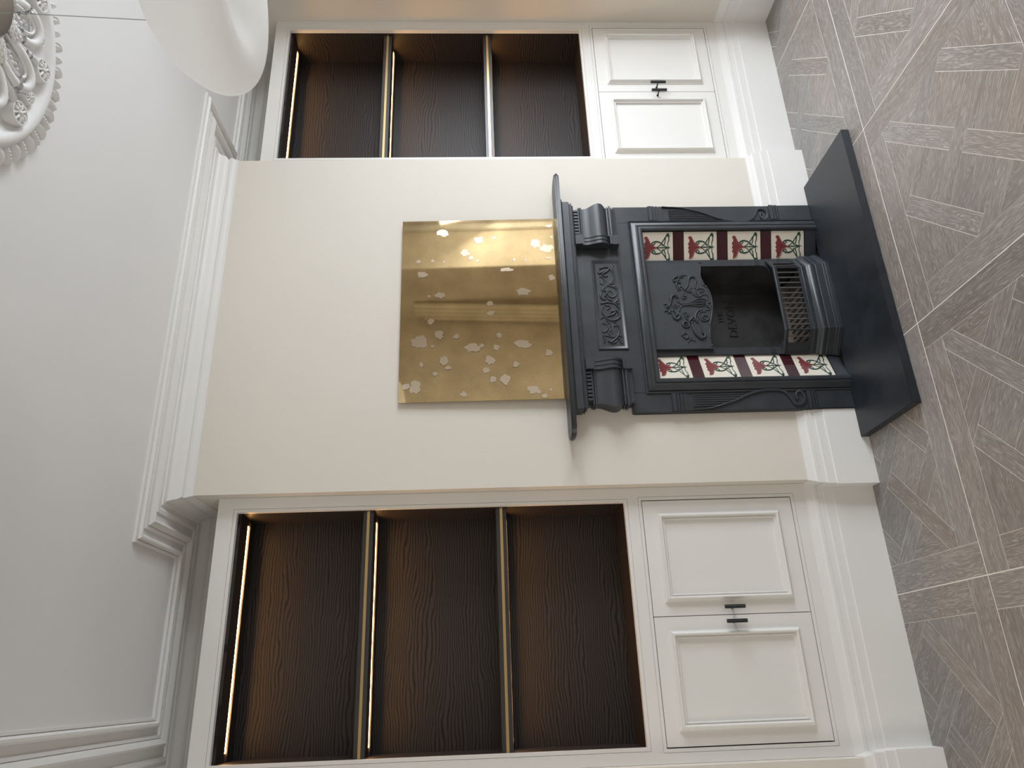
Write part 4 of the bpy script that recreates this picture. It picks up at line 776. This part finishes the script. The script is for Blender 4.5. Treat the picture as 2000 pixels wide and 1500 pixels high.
# dusty sloping ash tray with a diagonal bottom grate over it
n = B(); n.v += [(fx(-0.20), 0.0, 0.095), (fx(0.20), 0.0, 0.095), (fx(0.15), 0.14, 0.185), (fx(-0.15), 0.14, 0.185), (fx(-0.15), -0.050, 0.090), (fx(0.15), -0.050, 0.090)]
n.v += [(x, y, z - 0.02) for x, y, z in n.v]; n.f += [(0, 4, 5, 1, 2, 3), (9, 8, 7, 11, 10, 6)] + [(a_, c_, c_ + 6, a_ + 6) for a_, c_ in ((0, 4), (4, 5), (5, 1), (1, 2), (2, 3), (3, 0))]
n.build('ash_tray', 'dust', fp)
for k in range(12):
    x = -0.165 + 0.33 * k / 11.0
    B().tube([(fx(x + 0.034), -0.034 if abs(x + 0.034) < 0.15 else -0.01, 0.112), (fx(x - 0.026), 0.10, 0.176)], [0.0052, 0.0045], 6).build('bottom_grate_bar', 'soot', fp, smooth=60)

# ------------------------------------------------------------------ mirror standing on the shelf
mx0, mx1, mz0, mz1 = 0.3735, 1.2905, 1.2770, 1.9925
yb0, yt0 = -0.030, -0.018
def mp_(x, z, off=0.0):
    t = (z - mz0) / (mz1 - mz0); return (x, yb0 + (yt0 - yb0) * t - off, z)
mr = thing('mirror', 'frameless antiqued gold mirror with worn pale patches, standing on the mantel shelf', 'mirror', ((mx0 + mx1) / 2, yb0, mz0))
B().prism([(mx0, mz0), (mx1, mz0), (mx1, mz1), (mx0, mz1)], lambda x, z: mp_(x, z, -0.006), lambda x, z: mp_(x, z, 0.0)).build('mirror_glass', 'mirror', mr)
rnd = random.Random(5)
for ib, (x, z, rx, rz) in enumerate(BLOBS_D[:-1]):
    eo = 0.00003 * ib
    n = 15; ks = [rnd.uniform(0.66, 1.15) for _ in range(n)]
    pts = [(x + rz * ks[k] * math.cos(2 * math.pi * k / n), z + rx * ks[k] * math.sin(2 * math.pi * k / n)) for k in range(n)]
    pts = [(min(max(p[0], mx0 + 0.004), mx1 - 0.004), min(max(p[1], mz0 + 0.002), mz1 - 0.004)) for p in pts]
    w_ = B(); w_.v += [mp_(*p, 0.0003 + eo) for p in pts]; w_.f.append(tuple(range(n)))
    k0 = rnd.randrange(n); m_ = rnd.randrange(4, 10); ww = rnd.uniform(0.0006, 0.0013)
    for k in range(k0, k0 + m_):
        a, c_ = pts[k % n], pts[(k + 1) % n]; n1 = len(w_.v)
        def inw(p, q): l = max(1e-4, math.hypot(p[0] - x, p[1] - z)); return (p[0] - (p[0] - x) * q / l, p[1] - (p[1] - z) * q / l)
        w_.v += [mp_(*a, 0.00032 + eo), mp_(*c_, 0.00032 + eo), mp_(*inw(c_, ww), 0.00032 + eo), mp_(*inw(a, ww), 0.00032 + eo)]; w_.f.append((n1, n1 + 1, n1 + 2, n1 + 3))
    o = w_.build('worn_patch', 'spot', mr); o.data.materials.append(MT['spot_edge'])
    for i_, p_ in enumerate(o.data.polygons):
        if len(p_.vertices) == 4: p_.material_index = 1

# boards leaning in the corner behind the camera, seen in the mirror
for k, (y, z, dx) in enumerate(((-3.285, 2.37, 0.0), (-3.365, 2.375, 0.004), (-3.445, 2.365, 0.0), (-3.525, 2.30, 0.006))):
    n = B(); n.prism([(y - 0.031, 0), (y + 0.031, 0), (y + 0.031, z), (y - 0.031, z)], lambda a, z_: (XR - 0.012 - 0.13 * max(0, 1 - z_ / 2.5), a, z_), lambda a, z_: (XR - 0.034 - 0.13 * max(0, 1 - z_ / 2.5), a, z_))
    o = n.build('timber_board', 'batten', origin=Vector((XR - 0.15, y, 0)))
    tag(o, ['pale timber board leaning upright, rightmost of four reflected in the mirror', 'pale timber board second from the right of four reflected in the mirror', 'pale timber board third from the right of four reflected in the mirror', 'shortest pale timber board, leftmost of four reflected in the mirror'][k], 'board', 'timber boards leaning in the corner')

# ------------------------------------------------------------------ ceiling rose
RC = Vector((0.885, -1.610, H))
ro = thing('ceiling_rose', 'ornate white plaster ceiling rose with openwork and leafy toothed rim', 'ceiling rose', RC)
def rz(x, y, z): return (RC.x + x, RC.y + y, H - z)
b = B()
prof = [(0.300, 0.0), (0.300, 0.006), (0.335, 0.008), (0.345, 0.016), (0.352, 0.020), (0.360, 0.030), (0.372, 0.034), (0.384, 0.030), (0.390, 0.022), (0.395, 0.014), (0.402, 0.010), (0.402, 0.0)]
b.lathe([(r, -z) for r, z in prof], tuple(RC), 96); b.lathe([(0.0005, -0.004), (0.305, -0.004), (0.305, 0)], tuple(RC), 64)
b.build('rose_ring', 'plaster', ro, smooth=40)
def leaf(kind):
    b = B(); n = 10; L_ = 0.050
    rings = []
    for i in range(n + 1):
        t = i / n; r = 0.388 + L_ * t
        if kind == 0: w = 0.0135 * (1 - t) ** 0.55 * (0.75 + 0.5 * math.sin(math.pi * min(1, t * 1.6))) + 0.0008; hh = 0.014 + 0.016 * math.sin(math.pi * (0.15 + 0.75 * t)); bend = 0.010 * t * t
        else: w = 0.0105 * (1 - 0.25 * t) * (1.0 if t < 0.95 else 0.7); hh = 0.012 + 0.012 * math.sin(math.pi * (0.2 + 0.6 * t)); bend = 0.0
        hh *= (1 if t < 0.999 else 0.5)
        rings.append([(r, -w + bend, -0.0005), (r, -w * 0.9 + bend, -hh * 0.6), (r, -w * 0.35 + bend, -hh), (r, bend, -hh * 0.86), (r, w * 0.35 + bend, -hh), (r, w * 0.9 + bend, -hh * 0.6), (r, w + bend, -0.0005)])
    b.loft(rings, True, True)
    if kind == 1:
        for i in range(5): b.ball((0.396 + 0.0088 * i, 0, -0.020 - 0.002 * math.sin(i)), 0.0052 - 0.0004 * i, 1.0, 7, 5)
    return b
NL = 68
srcs = []
for k in range(NL):
    kind = k % 2
    if len(srcs) <= kind:
        o = leaf(kind).build(['acanthus_leaf', 'beaded_leaf'][kind], 'plaster', ro, origin=Vector((0, 0, 0)), smooth=50); srcs.append(o)
    else: o = srcs[kind].copy(); COL.objects.link(o)
    o.location = (0, 0, 0); o.rotation_euler = (0, 0, 2 * math.pi * k / NL)
def medallion(r, hgt):
    b = B(); b.lathe([(r * 1.02, 0), (r, -hgt * 0.8), (r * 0.94, -hgt), (r * 0.84, -hgt), (r * 0.80, -hgt * 0.86), (0.0004, -hgt * 0.80)], (0, 0, 0), 28)
    for i in range(9):
        t = 2 * math.pi * i / 9; c_, s_ = math.cos(t), math.sin(t)
        b.tube([(r * 0.15 * c_, r * 0.15 * s_, -hgt * 0.9), (r * 0.45 * c_, r * 0.45 * s_, -hgt * 1.0), (r * 0.74 * c_, r * 0.74 * s_, -hgt * 0.88)], [r * 0.07, r * 0.13, r * 0.16], 6, 0.8)
    b.ball((0, 0, -hgt * 0.98), r * 0.2, 1.0)
    return b
def petalhole(r): return None
md = []
for k in range(10):
    for kind, (rad, rr, hh, off) in enumerate(((0.320, 0.034, 0.040, 11.9), (0.322, 0.021, 0.026, 30.4))):
        if len(md) <= kind: o = medallion(rr, hh).build(['daisy_boss', 'small_boss'][kind], 'plaster', ro, origin=Vector((0, 0, 0)), smooth=45); md.append(o)
        else: o = md[kind].copy(); COL.objects.link(o)
        t = math.radians(off + 36 * k); o.location = (rad * math.cos(t), rad * math.sin(t), 0.0)
b = B()
def rtube(fn, n, r, seg=8, flat=1.0):
    P = []
    for i in range(n + 1):
        a, rad, z = fn(i / n); P.append((RC.x + rad * math.cos(a), RC.y + rad * math.sin(a), H - z))
    n0 = len(b.v); b.tube(P, r, seg, flat)
for k in range(10):
    a0 = math.radians(30.4 + 36 * k)
    # U shaped loops opening to the centre, plus strap curls between the bosses
    rtube(lambda t: (a0 + 0.235 * math.sin(math.pi * (t * 1.0)) * (1 if t < 0.5 else 1) * 0 + 0.235 * math.cos(math.pi * t), 0.150 + 0.135 * math.sin(math.pi * t) ** 0.6, 0.034 + 0.006 * math.sin(math.pi * t)), 18, 0.0125, 8)
    rtube(lambda t: (a0 + 0.150 * math.cos(math.pi * t), 0.150 + 0.108 * math.sin(math.pi * t) ** 0.7, 0.042), 14, 0.0045, 6)
    for j in range(7):
        rr = 0.165 + 0.012 * j; b.ball((RC.x + rr * math.cos(a0 + 0.03 * math.sin(j * 2.1)), RC.y + rr * math.sin(a0 + 0.03 * math.sin(j * 2.1)), H - 0.030), 0.0105 - 0.0006 * j, 1.0, 7, 5)
    for sg in (-1, 1):
        rtube(lambda t: (a0 + sg * (0.04 + 0.10 * t), 0.200 + 0.03 * math.sin(4 * t), 0.028), 8, 0.0055, 6)
        rtube(lambda t: (a0 + sg * (0.10 - 0.06 * t), 0.288 + 0.030 * t, 0.020), 6, 0.006, 6)
    am = a0 + math.radians(18)
    for j in range(-2, 3):
        rtube(lambda t: (am + 0.035 * j * (1 + 0.9 * t), 0.075 + 0.125 * t - 0.012 * abs(j) * t, 0.040 + 0.018 * math.sin(math.pi * (0.3 + 0.6 * t)) + 0.0018 * math.sin(t * 40 + j)), 16, 0.0062, 6)
    rtube(lambda t: (am + 0.02 * math.sin(6 * t), 0.20 + 0.09 * t, 0.034), 8, 0.009, 6)
b.lathe([(0.10, -0.0), (0.10, -0.035), (0.085, -0.055), (0.06, -0.065), (0.0005, -0.066)], tuple(RC), 32)
b.build('openwork', 'plaster', ro, smooth=60)

# ------------------------------------------------------------------ pendant lamp
la = thing('pendant_lamp', 'large rounded white opal glass pendant hung on thin wires below the ceiling rose', 'pendant lamp', (RC.x, RC.y, 2.84))
B().lathe([(0.0005, -0.0695), (0.118, -0.0695), (0.128, -0.068), (0.133, -0.062), (0.133, -0.020), (0.0005, -0.020)], tuple(RC), 64).build('canopy', 'nickel', la, smooth=35)
LC = Vector((RC.x, RC.y, 0))
sh = SHADE
dn = []
for i in range(len(sh) - 1):
    p0, p1, p2, p3 = [Vector(sh[min(max(i + q, 0), len(sh) - 1)]) for q in (-1, 0, 1, 2)]
    for t in (0, 0.2, 0.4, 0.6, 0.8):
        v = 0.5 * ((2 * p1) + (p2 - p0) * t + (2 * p0 - 5 * p1 + 4 * p2 - p3) * t * t + (3 * p1 - p0 - 3 * p2 + p3) * t ** 3); dn.append((max(v.x, 0.0005), v.y))
dn.append(sh[-1])
B().lathe(dn, tuple(LC), 96).build('glass_shade', 'opal', la, smooth=180)
for k, t in enumerate((157.0, 277.0, 37.0)):
    c_, s_ = math.cos(math.radians(t)), math.sin(math.radians(t))
    b = B(); b.tube([(RC.x + 0.078 * c_, RC.y + 0.078 * s_, H - 0.068), (RC.x + 0.100 * c_, RC.y + 0.100 * s_, 2.415)], 0.0011, 6)
    b.ball((RC.x + 0.078 * c_, RC.y + 0.078 * s_, H - 0.071), 0.004)
    b.build('wire', 'wire', la, smooth=60)
# drop helper properties
for o in bpy.data.objects:
    if '_o' in o: del o['_o']
